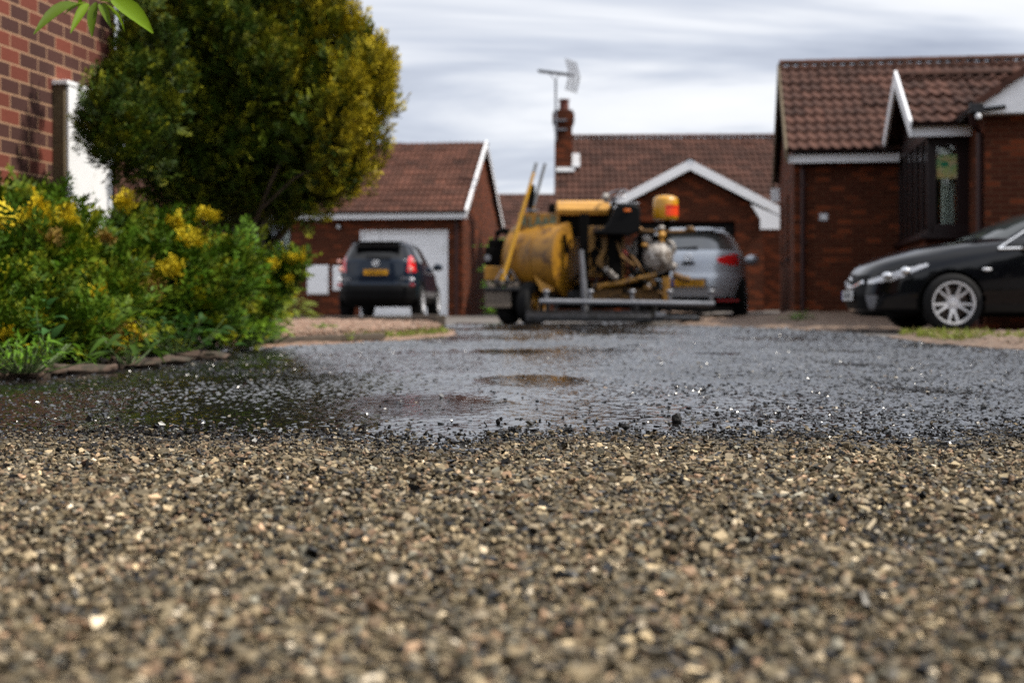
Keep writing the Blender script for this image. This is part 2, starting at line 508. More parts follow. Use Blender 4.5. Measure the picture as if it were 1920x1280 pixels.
# ------------------------------------------------------------------ ground, road, gravel
def mat_ground():
    m, t, b = new_mat('dry_concrete')
    v = coords(t)
    f = ramp(t, noise(t, v, 1.3, 6.0, 0.6), [(0.3, (0.075, 0.064, 0.056)), (0.7, (0.135, 0.116, 0.102))])
    g = ramp(t, noise(t, v, 45.0, 3.0), [(0.3, 0.8), (0.7, 1.15)])
    t.links.new(mixc(t, 1.0, f, g, 'MULTIPLY'), b.inputs['Base Color'])
    b.inputs['Roughness'].default_value = 0.85
    bump(t, noise(t, v, 120.0, 3.0), 0.4, 0.004, b)
    return m
def mat_wet():
    m, t, b = new_mat('wet_bitumen')
    v = coords(t)
    b.inputs['Base Color'].default_value = (0.0075, 0.0068, 0.0062, 1)
    # smooth pools and coarser, stonier stretches
    patch = ramp(t, noise(t, v, 0.85, 4.0, 0.6), [(0.38, 0.0), (0.60, 1.0)])
    vo = N(t, 'ShaderNodeTexVoronoi', i_Scale=62.0); vo.feature = 'F1'
    t.links.new(v, vo.inputs['Vector'])
    stones = mth(t, 'SUBTRACT', 1.0, mth(t, 'MULTIPLY', vo.outputs['Distance'], 1.3), clamp=True)
    vo2 = N(t, 'ShaderNodeTexVoronoi', i_Scale=23.0)
    t.links.new(v, vo2.inputs['Vector'])
    stones2 = mth(t, 'SUBTRACT', 1.0, mth(t, 'MULTIPLY', vo2.outputs['Distance'], 1.25), clamp=True)
    fine = noise(t, v, 30.0, 3.0, 0.6)
    swell = noise(t, v, 5.0, 2.0)
    amp = mth(t, 'MULTIPLY_ADD', patch, 0.9, 0.22)
    h = mth(t, 'MULTIPLY', mth(t, 'ADD', mth(t, 'ADD', stones, mth(t, 'MULTIPLY', stones2, 1.1)), mth(t, 'MULTIPLY', fine, 0.9)), amp)
    h = mth(t, 'ADD', h, mth(t, 'MULTIPLY', swell, 1.1))
    bump(t, h, 1.0, 0.0007, b)
    t.links.new(mth(t, 'MULTIPLY_ADD', patch, 0.05, 0.06), b.inputs['Roughness'])
    b.inputs['IOR'].default_value = 2.5
    return m
def mat_bed(name, a, bcol, c, scale=38.0):
    """rounded garden pebbles of several colours"""
    m, t, b = new_mat(name)
    v = coords(t)
    vo = N(t, 'ShaderNodeTexVoronoi', i_Scale=scale); t.links.new(v, vo.inputs['Vector'])
    sp = N(t, 'ShaderNodeSeparateColor'); t.links.new(vo.outputs['Color'], sp.inputs[0])
    col = ramp(t, sp.outputs[0], [(0.1, a), (0.5, bcol), (0.9, c)])
    big = ramp(t, noise(t, v, 2.2, 5.0), [(0.3, 0.75), (0.7, 1.15)])
    t.links.new(mixc(t, 1.0, col, big, 'MULTIPLY'), b.inputs['Base Color'])
    b.inputs['Roughness'].default_value = 0.8
    bump(t, mth(t, 'SUBTRACT', 1.0, vo.outputs['Distance']), 1.0, 0.012, b)
    return m
def mat_chip(name, rough_wet=0.30, rough_dry=0.7):
    m, t, b = new_mat(name)
    a = N(t, 'ShaderNodeAttribute', attribute_name='col')
    v = coords(t)
    g = ramp(t, noise(t, v, 260.0, 3.0), [(0.3, 0.72), (0.7, 1.25)])
    t.links.new(mixc(t, 1.0, a.outputs['Color'], g, 'MULTIPLY'), b.inputs['Base Color'])
    lum = mth(t, 'ADD', a.outputs['Fac'], 0.0)
    t.links.new(ramp(t, lum, [(0.02, rough_wet), (0.10, rough_dry)]), b.inputs['Roughness'])
    b.inputs['Specular IOR Level'].default_value = 0.2
    return m
M['ground'] = mat_ground()
M['wet'] = mat_wet()
M['bed_pink'] = mat_bed('pink_gravel', (0.25, 0.14, 0.09), (0.18, 0.105, 0.067), (0.30, 0.205, 0.145))
M['bed_tan'] = mat_bed('tan_gravel', (0.14, 0.085, 0.055), (0.10, 0.063, 0.042), (0.19, 0.132, 0.092))
M['soil'] = mat_bed('bed_soil', (0.022, 0.013, 0.008), (0.015, 0.010, 0.006), (0.045, 0.03, 0.02), 25.0)
M['chip'] = mat_chip('chipping')
M['tar_chip'] = mat_chip('tarred_chip', 0.17, 0.5)
M['tar_chip'].node_tree.nodes['Principled BSDF'].inputs['Specular IOR Level'].default_value = 0.5
M['tar_chip'].node_tree.nodes['Principled BSDF'].inputs['IOR'].default_value = 1.95
M['black_stone'] = mat('black_stone', (0.006, 0.005, 0.0045), 0.6, spec=0.25, bmp=0.5, bscale=160)
M['pebble'] = mat_chip('pebble', 0.5, 0.7)

# one ground sheet to the horizon, finer near the plots that rise
xs = np.unique(np.concatenate([np.linspace(-500, -16, 14), np.arange(-14, 16.01, 0.5), np.linspace(18, 500, 14)]))
ys = np.unique(np.concatenate([np.linspace(-300, -5, 8), np.arange(-4, 50.01, 0.5), np.linspace(55, 900, 14)]))
gx, gy = np.meshgrid(xs, ys)
Vg = np.stack([gx, gy, gz(gx, gy) - 0.02], 2).reshape(-1, 3)
nx_ = len(xs)
i0 = (np.arange(len(ys) - 1)[:, None] * nx_ + np.arange(nx_ - 1)[None]).ravel()
Fg = np.stack([i0, i0 + 1, i0 + 1 + nx_, i0 + nx_], 1)
struct(np_mesh('ground', Vg, Fg, M['ground'], smooth=True))

def inside(poly, x, y):
    poly = np.asarray(poly); r = np.zeros(np.shape(x), bool)
    j = len(poly) - 1
    for i in range(len(poly)):
        xi, yi = poly[i]; xj, yj = poly[j]
        c = ((yi > y) != (yj > y)) & (x < (xj - xi) * (y - yi) / (yj - yi + 1e-12) + xi)
        r ^= c; j = i
    return r
def wobble(poly, amp=0.06, step=0.25, seed=3):
    """resample a polygon edge and roughen it, as laid gravel and tar edges are"""
    r = np.random.default_rng(seed); out = []
    for i in range(len(poly)):
        a = np.array(poly[i], float); b = np.array(poly[(i + 1) % len(poly)], float)
        n = max(1, int(np.linalg.norm(b - a) / step))
        for k in range(n):
            p = a + (b - a) * k / n
            out.append(tuple(p + r.normal(0, amp, 2) * (1 if k else 0.3)))
    return out
def sheet(name, poly, z, mt, skirt=0.05, kind='structure'):
    """flat sheet with a shallow edge, filled from its outline"""
    bm = bmesh.new()
    vs = [bm.verts.new((p[0], p[1], z)) for p in poly]
    f = bm.faces.new(vs)
    bmesh.ops.triangulate(bm, faces=[f])
    lo = [bm.verts.new((p[0], p[1], z - skirt)) for p in poly]
    n = len(poly)
    for i in range(n): bm.faces.new((vs[i], vs[(i + 1) % n], lo[(i + 1) % n], lo[i]))
    bmesh.ops.recalc_face_normals(bm, faces=bm.faces)
    me = bpy.data.meshes.new(name); bm.to_mesh(me); bm.free()
    if me.polygons[0].normal.z < 0: me.flip_normals()
    me.materials.append(mt)
    o = bpy.data.objects.new(name, me); COL.objects.link(o)
    return struct(o, kind)
def mound(name, poly, h, mt, step=0.08, edge=0.5, z0=0.0, seed=5, rough=0.012):
    """gravel bed: grid inside an outline, swelling towards its middle"""
    poly = np.asarray(poly, float)
    x0, y0 = poly.min(0); x1, y1 = poly.max(0)
    xs = np.arange(x0 - step, x1 + 2 * step, step); ys = np.arange(y0 - step, y1 + 2 * step, step)
    gx, gy = np.meshgrid(xs, ys)
    d = np.full(gx.shape, 1e9)
    for i in range(len(poly)):
        a = poly[i]; b = poly[(i + 1) % len(poly)]; ab = b - a
        t = np.clip(((gx - a[0]) * ab[0] + (gy - a[1]) * ab[1]) / (ab @ ab + 1e-9), 0, 1)
        d = np.minimum(d, np.hypot(gx - a[0] - t * ab[0], gy - a[1] - t * ab[1]))
    ins = inside(poly, gx, gy)
    d = np.where(ins, d, -d)
    r = np.random.default_rng(seed)
    z = gz(gx, gy) + z0 + h * ss(-0.02, edge, d) + r.normal(0, rough, gx.shape) * ss(0, 0.2, d)
    z = np.where(d < -step * 0.8, gz(gx, gy) - 0.04, z)
    keep = d > -1.5 * step
    n = len(xs)
    i0 = (np.arange(len(ys) - 1)[:, None] * n + np.arange(n - 1)[None]).ravel()
    F = np.stack([i0, i0 + 1, i0 + 1 + n, i0 + n], 1)
    k = keep.ravel(); F = F[k[F].all(1)]
    V = np.stack([gx, gy, z], 2).reshape(-1, 3)
    used = np.unique(F); re = np.full(len(V), -1); re[used] = np.arange(len(used))
    o = np_mesh(name, V[used], re[F], mt, smooth=True)
    return struct(o), (lambda x, y: None)

# freshly sprayed bitumen over the street
road_edge = [(-9, -2), (9, -2), (9, 6.5), (6.4, 8.3), (4.6, 9.3), (3.55, 10.2), (3.45, 11.8), (3.62, 13.9), (3.6, 17.0), (3.1, 19.2), (2.55, 20.4), (2.3, 23.6),
             (-0.9, 23.6), (-1.0, 20.6), (-0.72, 17.5), (-0.58, 14.7), (-0.95, 13.0), (-1.45, 11.4), (-1.95, 10.3), (-2.1, 9.2), (-2.12, 7.5), (-2.3, 6.2), (-2.9, 5.2), (-9, 4.2)]
def cheap_noise(x, y, s, seed, waves=9):
    r = np.random.default_rng(seed); v = 0
    for k in range(waves):
        a = r.uniform(0, 6.28); f = s * r.uniform(0.5, 2.0)
        v = v + np.sin((x * np.cos(a) + y * np.sin(a)) * f + r.uniform(0, 6.28))
    return v / (waves / 2.0)
WA, WB, WG = 0.0034, 0.0012, 0.22
def wet_height(x, y):
    # sagging film, laid by hand: shallow ripples a few centimetres long, coarser in some stretches
    stony = ss(-0.5, 0.9, cheap_noise(x, y, 1.6, 51) + 0.6 * ss(0.0, 1.0, x / np.maximum(y, 1.0) * 3.2))
    h = WA * cheap_noise(x, y, 60.0, 52, 18) * (0.75 + 0.5 * stony) + WB * cheap_noise(x, y, 150.0, 53, 20) * (0.45 + 1.2 * stony) + 0.0028 * cheap_noise(x, y, 9.0, 54, 10)
    return h
rs, rows = 3.0, []
yv = 3.05
while yv < 24.2:
    rows.append(yv); yv += min(0.0090 * max(1.0, (yv / 6.5)) ** 1.5, 0.04)
rows = np.array(rows); ncol = 960
wv_ = np.linspace(-1, 1, ncol)
gx = wv_[None, :] * (0.40 * rows[:, None] + 1.1); gy = np.repeat(rows[:, None], ncol, 1)
ins = inside(wobble(road_edge, 0.03, 0.22), gx, gy)
# tar-coated stones just breaking the film: one grain per grid cell
stepy = np.gradient(rows)[:, None]
grain = ss(-0.75, 0.7, cheap_noise(gx, gy, 1.3, 57, 12) + 0.7 * ss(0.05, 0.9, gx / gy * 3.2) - 0.15 - 0.5 * ss(0.12, 0.3, -gx / gy)) + 0.20
gr_ = np.random.default_rng(58).normal(0, 1, gx.shape)
gr_ = 0.5 * np.roll(gr_, 1, 1) + 0.75 * gr_ + 0.5 * np.roll(gr_, -1, 1)
gr_ = np.where(np.abs(gr_) > 0.75, gr_, gr_ * 0.35)      # bare film between stones, stones proud of it
# here and there the binder has pooled flat and mirrors what stands beyond
pool = 1 - 0.93 * ss(0.50, 0.85, cheap_noise(gx * 1.0, gy * 0.6, 4.6, 63, 14) + 0.25 * np.exp(-((gx - 0.15) / 0.5) ** 2))
grain = grain * pool
gh = wet_height(gx, gy) * (0.25 + 0.75 * pool) - 0.0015 + gr_ * WG * stepy * grain
V = np.stack([gx, gy, gh], 2).reshape(-1, 3)
i0 = (np.arange(len(rows) - 1)[:, None] * ncol + np.arange(ncol - 1)[None]).ravel()
F = np.stack([i0, i0 + 1, i0 + 1 + ncol, i0 + ncol], 1)
kk = ins.ravel(); F = F[kk[F].all(1)]
used = np.unique(F); re_ = np.full(len(V), -1); re_[used] = np.arange(len(used))
struct(np_mesh('wet_road', V[used], re_[F], M['wet'], smooth=True))
# the same tar film carries on flat beyond and under the loose chippings
sheet('wet_road_margin', wobble(road_edge, 0.03, 0.22), -0.008, M['wet'], 0.008)

# left: pink gravel bed beyond the bushes, soil under them
mound('gravel_bed', wobble([(-0.62, 14.8), (-0.98, 13.1), (-1.5, 11.5), (-2.0, 10.5), (-5.5, 10.3), (-6.5, 22.5), (-3.4, 23.3), (-1.15, 20.5), (-0.75, 17.4)], 0.03), 0.075, M['bed_pink'], 0.07)
mound('planting_bed', wobble([(-2.16, 9.2), (-2.18, 7.6), (-2.36, 6.2), (-3.0, 5.1), (-9, 4.4), (-9, 10.6), (-2.05, 10.5)], 0.03, seed=8), 0.09, M['soil'], 0.09, 0.3, seed=9, rough=0.02)
# right: gravel before the right-hand house, grassy verge beside the street
mound('gravel_plot', wobble([(2.6, 20.6), (3.2, 19.4), (3.75, 17.4), (5.4, 17.9), (6.2, 19.6), (5.9, 22.6), (4.2, 22.9), (3.9, 30.0), (2.0, 31.0), (2.45, 23.8)], 0.04, seed=12), 0.03, M['bed_tan'], 0.1, 0.3)
verge_poly = [(3.62, 10.3), (4.65, 9.42), (6.45, 8.4), (9, 6.9), (11, 9.0), (9.5, 14.9), (4.2, 15.0), (3.72, 13.9), (3.54, 11.8)]
mound('verge', wobble(verge_poly, 0.03, seed=15), 0.035, M['bed_tan'], 0.07, 0.3)

# ---- stone chippings, loose in the foreground: far too many to count
def stone_templates(n, kind='cube', seed=1, flat=0.55):
    r = np.random.default_rng(seed); T = []
    for _ in range(n):
        if kind == 'cube':
            v = np.array([(x, y, z) for x in (-1, 1) for y in (-1, 1) for z in (-1, 1)], float) * 0.36
            f = np.array([(0, 1, 3), (0, 3, 2), (4, 6, 7), (4, 7, 5), (0, 4, 5), (0, 5, 1), (2, 3, 7), (2, 7, 6), (0, 2, 6), (0, 6, 4), (1, 5, 7), (1, 7, 3)])
            v *= r.uniform(0.45, 1.35, v.shape)
        else:
            p = (1 + 5 ** 0.5) / 2
            v = np.array([(-1, p, 0), (1, p, 0), (-1, -p, 0), (1, -p, 0), (0, -1, p), (0, 1, p), (0, -1, -p), (0, 1, -p), (p, 0, -1), (p, 0, 1), (-p, 0, -1), (-p, 0, 1)], float) * 0.28
            f = np.array([(0, 11, 5), (0, 5, 1), (0, 1, 7), (0, 7, 10), (0, 10, 11), (1, 5, 9), (5, 11, 4), (11, 10, 2), (10, 7, 6), (7, 1, 8), (3, 9, 4), (3, 4, 2), (3, 2, 6), (3, 6, 8), (3, 8, 9), (4, 9, 5), (2, 4, 11), (6, 2, 10), (8, 6, 7), (9, 8, 1)])
            v *= r.uniform(0.72, 1.22, (len(v), 1)) if kind == 'round' else r.uniform(0.6, 1.35, v.shape)
        v = v * np.array([1.0, r.uniform(0.6, 0.95), r.uniform(flat * 0.7, flat * 1.25)])
        T.append((v, f))
    return T
def yb(x):
    """where the loose chippings stop and the wet tar begins"""
    return 3.50 + 0.05 * np.sin(4.1 * x + 1) + 0.035 * np.sin(11.3 * x) - 0.22 * np.exp(-((x + 0.17) / 0.22) ** 2) + 0.03 * np.sin(27 * x + 2)
def cone(n, y0, y1, extra):
    """random points of even density where the street is seen, and a margin either side"""
    out = np.zeros((0, 2))
    while len(out) < n:
        y = rng.uniform(y0, y1, n * 2); x = rng.uniform(-1, 1, n * 2) * (0.39 * y1 + extra)
        k = np.abs(x) < 0.39 * y + extra
        out = np.concatenate([out, np.stack([x[k], y[k]], 1)])
    return out[:n]
pal = np.array([(0.33, 0.27, 0.18), (0.24, 0.20, 0.135), (0.17, 0.145, 0.10), (0.27, 0.20, 0.135), (0.40, 0.345, 0.26), (0.11, 0.10, 0.08), (0.19, 0.185, 0.155), (0.30, 0.205, 0.14), (0.055, 0.05, 0.045), (0.50, 0.45, 0.37)])
pw = np.array([0.16, 0.18, 0.16, 0.12, 0.10, 0.09, 0.08, 0.05, 0.04, 0.02])
NCH = 345000
P = cone(NCH, 1.0, 4.2, 0.62)
lim = yb(P[:, 0])
dd = lim - P[:, 1]
thin = cheap_noise(P[:, 0], P[:, 1], 5.0, 4)
prob = np.clip(0.28 * np.exp(dd / 0.13) * (dd < 0) + (dd >= 0) * np.clip(0.28 + dd * 1.6, 0, 0.80), 0, 1)
prob *= np.where(thin < -0.62, 0.45, 1.0)
# a barer, wetter spot close to the lens
spot = np.exp(-(((P[:, 0] - 0.21) / 0.07) ** 2 + ((P[:, 1] - 1.33) / 0.10) ** 2))
prob *= 1 - 0.75 * spot
keep = rng.uniform(size=NCH) < prob
P = P[keep]; dd = dd[keep]; n = len(P)
size = np.clip(rng.lognormal(math.log(0.0108), 0.36, n), 0.0045, 0.026)
upper = rng.uniform(size=n) < 0.36
z = np.where(upper, rng.uniform(0.005, 0.015, n), rng.uniform(0.000, 0.004, n)) * ss(-0.05, 0.5, dd) + 0.001 + 0.012 * ss(0.0, 0.9, dd) * (0.5 + 0.5 * cheap_noise(P[:, 0], P[:, 1], 9.0, 6))
rot = rand_rot(n, 0.50)
wild = rng.uniform(size=n) < 0.22
rot[wild] = rand_rot(int(wild.sum()))
base = np.array([0.73, 0.69, 0.625]) * pal[rng.choice(len(pal), n, p=pw / pw.sum())] * rng.lognormal(-0.12, 0.50, (n, 1))
tarred = rng.uniform(size=n) < np.clip(0.42 * np.exp(-np.maximum(dd, 0) / 0.26) + 0.10, 0, 1) * np.where(dd < 0, 1.25, 1.0)
base *= (0.50 + 0.50 * ss(0.0, 0.7, dd))[:, None]      # stained by the binder close to its edge
base[tarred] = np.array([0.006, 0.0052, 0.0045])
pos = np.column_stack([P, z])
Vc, Fc, Cc = scatter(stone_templates(16, 'cube', 2, 0.46), pos, rot, size, lambda idx, T: np.repeat(base[idx][:, None, :], len(T[0]), 1))
struct(np_mesh('chippings', Vc, Fc, M['chip'], Cc), 'stuff')

M['bed_chip'] = mat_bed('chipping_bed', (0.10, 0.086, 0.066), (0.15, 0.132, 0.105), (0.06, 0.052, 0.042), 75.0)
for s_ in (-1, 1):
    sheet('chippings_margin', wobble([(s_ * 0.55, -2.0), (s_ * 9, -2.0), (s_ * 9, 3.3), (s_ * 1.85, 3.3), (s_ * 1.0, 1.05), (s_ * 0.55, 0.6)], 0.03, 0.2, 70 + s_), -0.0035, M['bed_chip'], 0.004)
# chips already bedded in the wet tar, coated black
CHIPK = 1.0
P = cone(265000, 3.2, 14.5, 0.85)
k = (P[:, 1] > yb(P[:, 0]) - 0.25)
k &= inside(road_edge, P[:, 0], P[:, 1])
coarse = cheap_noise(P[:, 0], P[:, 1], 2.0, 21) + 1.25 * ss(0.3, 1.2, P[:, 0] / np.maximum(P[:, 1], 1) * 4) - 1.0 * np.exp(-((P[:, 0] / np.maximum(P[:, 1], 1) * 4 + 0.05) / 0.55) ** 2)
k &= rng.uniform(size=len(P)) < np.clip(0.30 + 0.34 * coarse, 0.06, 0.9) * np.clip(1.30 - 0.06 * P[:, 1], 0.3, 1) * CHIPK
P = P[k]; n = len(P)
size = np.clip(rng.lognormal(math.log(0.0120), 0.35, n), 0.005, 0.026)
prot = rng.exponential(0.0021, n)
near = P[:, 1] < yb(P[:, 0]) + 0.7
prot = np.where(near, prot * 1.1, prot)
z = -0.002 + prot - size * 0.16
base = np.full((n, 3), 0.010) * rng.uniform(0.6, 1.6, (n, 1))
dusty = rng.uniform(size=n) < 0.03
base[dusty] = pal[rng.integers(0, len(pal), int(dusty.sum()))] * 0.8
Vc, Fc, Cc = scatter(stone_templates(12, 'cube', 9, 0.5), np.column_stack([P, z]), rand_rot(n, 0.30), size, lambda idx, T: np.repeat(base[idx][:, None, :], len(T[0]), 1))
struct(np_mesh('tarred_chippings', Vc, Fc, M['tar_chip'], Cc), 'stuff')

# pebbles on top of the left gravel bed and the verge
def pebbles(name, poly, n, h, size, cols, ymax, mt, seed):
    r = np.random.default_rng(seed)
    poly = np.asarray(poly); x0, y0 = poly.min(0); x1, y1 = poly.max(0)
    x = r.uniform(x0, x1, n * 3); y = r.uniform(y0, min(y1, ymax), n * 3)
    k = inside(poly, x, y); x = x[k][:n]; y = y[k][:n]; m = len(x)
    s = np.clip(r.lognormal(math.log(size), 0.3, m), size * 0.5, size * 2)
    z = gz(x, y) + h + r.uniform(-0.01, 0.012, m)
    c = 0.6 * np.array(cols)[r.integers(0, len(cols), m)] * r.uniform(0.75, 1.25, (m, 1))
    V, F, C = scatter(stone_templates(8, 'round', seed, 0.7), np.column_stack([x, y, z]), rand_rot(m, 0.5), s, lambda idx, T: np.repeat(c[idx][:, None, :], len(T[0]), 1))
    return struct(np_mesh(name, V, F, mt, C), 'stuff')
pink = [(0.44, 0.27, 0.185), (0.34, 0.20, 0.135), (0.52, 0.38, 0.29), (0.26, 0.17, 0.12), (0.40, 0.29, 0.22)]
pebbles('pebbles', [(-0.75, 14.8), (-1.1, 13.2), (-1.65, 11.7), (-2.1, 10.8), (-4.6, 11), (-5.2, 21), (-1.2, 20), (-0.85, 17)], 15000, 0.075, 0.026, pink, 20, M['pebble'], 31)
tanp = [(0.33, 0.22, 0.155), (0.25, 0.17, 0.12), (0.40, 0.31, 0.24), (0.19, 0.14, 0.10)]
pebbles('verge_pebbles', [(3.8, 10.5), (4.7, 9.8), (6.4, 8.9), (8, 9), (8, 14.5), (4.3, 14.6), (3.8, 13.6)], 7000, 0.032, 0.022, tanp, 15, M['pebble'], 33)

# single tar-black stones standing up from the tar
def black_stone(px, py, wpx, hpx, label, seed):
    Y = F_PX * CAM_H / (py - 568.0)
    s = Y / F_PX
    T = stone_templates(1, 'ico', seed, 1.0)[0]
    v = T[0] / (T[0].max(0) - T[0].min(0)) * np.array([wpx * s, wpx * s * 0.9, hpx * s])
    v[:, 2] -= v[:, 2].min() + 0.004
    o = np_mesh('tarred_stone', v, T[1], M['black_stone'], np.full((len(v), 3), 0.010))
    o.location = (X(px, Y), Y, 0)
    tag(o, label, 'stone', 'loose tarred stones on the wet road')
black_stone(1269, 794, 19, 23, 'largest tar-black stone standing upright at the front edge of the wet road', 41)
black_stone(1345, 780, 10, 13, 'small black stone farthest out on the wet tar, right of the largest one', 42)
black_stone(1172, 804, 17, 15, 'low brownish-black stone left of the largest one, at the chippings edge', 43)
black_stone(934, 793, 9, 12, 'tiny black stone near the middle of the chippings edge, left of the others', 44)
black_stone(1425, 797, 10, 16, 'thin dark stone at the chippings edge, rightmost of the loose stones', 47)
# ------------------------------------------------------------------ houses
def wall_panel(mb, x0, x1, z0, z1, y, t, holes=(), gable=None):
    """upright wall in the local XZ plane facing -Y, thickness t, holes (xa,xb,za,zb); gable=(apex x, apex z)"""
    xs = sorted({x0, x1, *[h[0] for h in holes], *[h[1] for h in holes]})
    zs = sorted({z0, z1, *[h[2] for h in holes], *[h[3] for h in holes]})
    for i in range(len(xs) - 1):
        for j in range(len(zs) - 1):
            cx, cz = (xs[i] + xs[i + 1]) / 2, (zs[j] + zs[j + 1]) / 2
            if any(h[0] < cx < h[1] and h[2] < cz < h[3] for h in holes): continue
            a, b, c, d = xs[i], xs[i + 1], zs[j], zs[j + 1]
            mb.add([(a, y, c), (b, y, c), (b, y, d), (a, y, d)], [(0, 1, 2, 3)])
            mb.add([(a, y + t, c), (b, y + t, c), (b, y + t, d), (a, y + t, d)], [(3, 2, 1, 0)])
    for a, b, c, d in holes:
        mb.add([(a, y, c), (a, y + t, c), (a, y + t, d), (a, y, d)], [(0, 1, 2, 3)])
        mb.add([(b, y, c), (b, y + t, c), (b, y + t, d), (b, y, d)], [(3, 2, 1, 0)])
        mb.add([(a, y, d), (b, y, d), (b, y + t, d), (a, y + t, d)], [(0, 3, 2, 1)])
        mb.add([(a, y, c), (b, y, c), (b, y + t, c), (a, y + t, c)], [(0, 1, 2, 3)])
    if gable:
        gx_, gz_ = gable
        mb.add([(x0, y, z1), (x1, y, z1), (gx_, y, gz_)], [(0, 1, 2)])
        mb.add([(x0, y + t, z1), (x1, y + t, z1), (gx_, y + t, gz_)], [(2, 1, 0)])
def turn(mb, ang, off):
    """rotate everything gathered so far about local Z and shift it"""
    Mx = Matrix.Translation(off) @ Matrix.Rotation(ang, 4, 'Z')
    mb.V = [tuple(Mx @ Vector(v)) for v in mb.V]
    return mb

def roof_slope(parent, origin, along, upslope, W, L, mt, name='roof', clip=None, seed=1):
    """one tiled slope: double-roll tiles in overlapping courses. origin = left end of the eave"""
    al = Vector(along).normalized(); up = Vector(upslope).normalized(); nrm = al.cross(up)
    if nrm.z < 0: nrm = -nrm
    per, course = 0.165, 0.345
    nc = max(8, int(W / per * 8)); us = np.linspace(0, W, nc + 1)
    rows = []
    k = int(math.ceil(L / course))
    for c in range(k):
        v0 = c * course; v1 = min(L, v0 + course + 0.0)
        rows.append((v0, -0.012, c)); rows.append((v0 + 0.001, 0.042, c)); rows.append(((v0 + v1) / 2, 0.024, c)); rows.append((v1 - 0.002, 0.006, c))
    r = np.random.default_rng(seed)
    jit = r.normal(0, 0.004, (k, int(W / (2 * per)) + 2))
    ti = (us / (2 * per)).astype(int)
    ph = us / per * 2 * np.pi
    wave = 0.030 * np.clip(np.sin(ph), -0.35, 1.0)
    V = []; uv = []
    o = np.array(origin); al_, up_, n_ = np.array(al), np.array(up), np.array(nrm)
    for v, h, c in rows:
        hh = h + wave + jit[c, ti]
        V.append(o + us[:, None] * al_ + (v + jit[c, ti] * 0.8)[:, None] * up_ + hh[:, None] * n_)
        uv.append(np.stack([us, np.full(len(us), c * course + 0.17)], 1))
    V = np.concatenate(V); uv = np.concatenate(uv)
    n = len(us); i0 = (np.arange(len(rows) - 1)[:, None] * n + np.arange(n - 1)[None]).ravel()
    F = np.stack([i0, i0 + 1, i0 + 1 + n, i0 + n], 1)
    if clip is not None:
        cu = uv[F].mean(1); cv = np.repeat([(rows[i][0] + rows[i + 1][0]) / 2 for i in range(len(rows) - 1)], n - 1)
        F = F[clip(us[(np.arange(len(F)) % (n - 1))], cv)]
    if np.cross(V[F[0][1]] - V[F[0][0]], V[F[0][3]] - V[F[0][0]]) @ n_ < 0: F = F[:, ::-1]
    obj = np_mesh(name, V, F, mt, parent=parent, smooth=True)
    me = obj.data
    ul = me.uv_layers.new(name='uv')
    li = np.zeros(len(me.loops), np.int32); me.loops.foreach_get('vertex_index', li)
    ul.data.foreach_set('uv', uv[li].astype(np.float32).ravel())
    me.set_sharp_from_angle(angle=R(50))
    return obj
def ridge_tiles(parent, p0, p1, mt, r=0.11):
    p0, p1 = Vector(p0), Vector(p1); d = (p1 - p0); n = max(2, int(d.length / 0.45)); mb = MB()
    q = d.to_track_quat('X', 'Z').to_matrix()
    for i in range(n):
        a = p0 + d * (i / n); b = p0 + d * ((i + 1.03) / n)
        vs = []
        for p, rr in ((a, r), (b, r * 0.93)):
            for k in range(9):
                t = math.pi * (k / 8); vs.append(p + q @ Vector((0, rr * math.cos(t), rr * 0.75 * math.sin(t) - 0.075)))
        mb.add(vs, [(k, k + 1, k + 10, k + 9) for k in range(8)])
    o = mb.build('ridge', mt, parent, smooth=60, merge=False, fix=False)
    return o
def gutter(parent, p0, p1, mt, name='gutter', r=0.06):
    p0, p1 = Vector(p0), Vector(p1); q = (p1 - p0).to_track_quat('X', 'Z').to_matrix(); mb = MB(); vs = []
    prof = [(r * math.cos(t), r * math.sin(t)) for t in np.linspace(math.pi, 2 * math.pi, 9)]
    prof += [((r - 0.006) * math.cos(t), (r - 0.006) * math.sin(t)) for t in np.linspace(2 * math.pi, math.pi, 9)]
    n = len(prof)
    for p in (p0, p1): vs += [p + q @ Vector((0, a, b)) for a, b in prof]
    mb.add(vs, [(k, (k + 1) % n, n + (k + 1) % n, n + k) for k in range(n)] + [tuple(range(n - 1, -1, -1)), tuple(range(n, 2 * n))])
    return mb.build(name, mt, parent, smooth=40)
def downpipe(parent, x, y, z0, z1, mt, r=0.034):
    mb = MB(); mb.tube([(x, y - 0.16, z1), (x, y - 0.12, z1 - 0.10), (x, y - 0.05, z1 - 0.22), (x, y - 0.05, z0)], r, 10)
    for z in np.arange(z0 + 0.3, z1 - 0.3, 0.9): mb.box((x, y - 0.04, z), (0.10, 0.075, 0.035))
    return mb.build('downpipe', mt, parent)
def window(parent, x0, x1, z0, z1, y, frame_mat, mull=(), depth=0.07, fw=0.06, name='window', glass=None, transom=()):
    """frame in the XZ plane facing -Y, with pane(s) as a sub-part"""
    mb = MB()
    mb.bx(x0, x1, y, y + depth, z0, z0 + fw); mb.bx(x0, x1, y, y + depth, z1 - fw, z1)
    mb.bx(x0, x0 + fw, y, y + depth, z0 + fw, z1 - fw); mb.bx(x1 - fw, x1, y, y + depth, z0 + fw, z1 - fw)
    for m_ in mull: mb.bx(m_ - fw / 2, m_ + fw / 2, y + 0.004, y + depth - 0.004, z0 + fw, z1 - fw)
    for tz in transom: mb.bx(x0 + fw, x1 - fw, y + 0.006, y + depth - 0.006, tz - fw / 2, tz + fw / 2)
    f = mb.build(name, frame_mat, parent, bevel=0.006)
    g = MB(); g.bx(x0 + fw, x1 - fw, y + depth * 0.45, y + depth * 0.45 + 0.008, z0 + fw, z1 - fw)
    g.build('pane', glass or M['glass'], f)
    return f
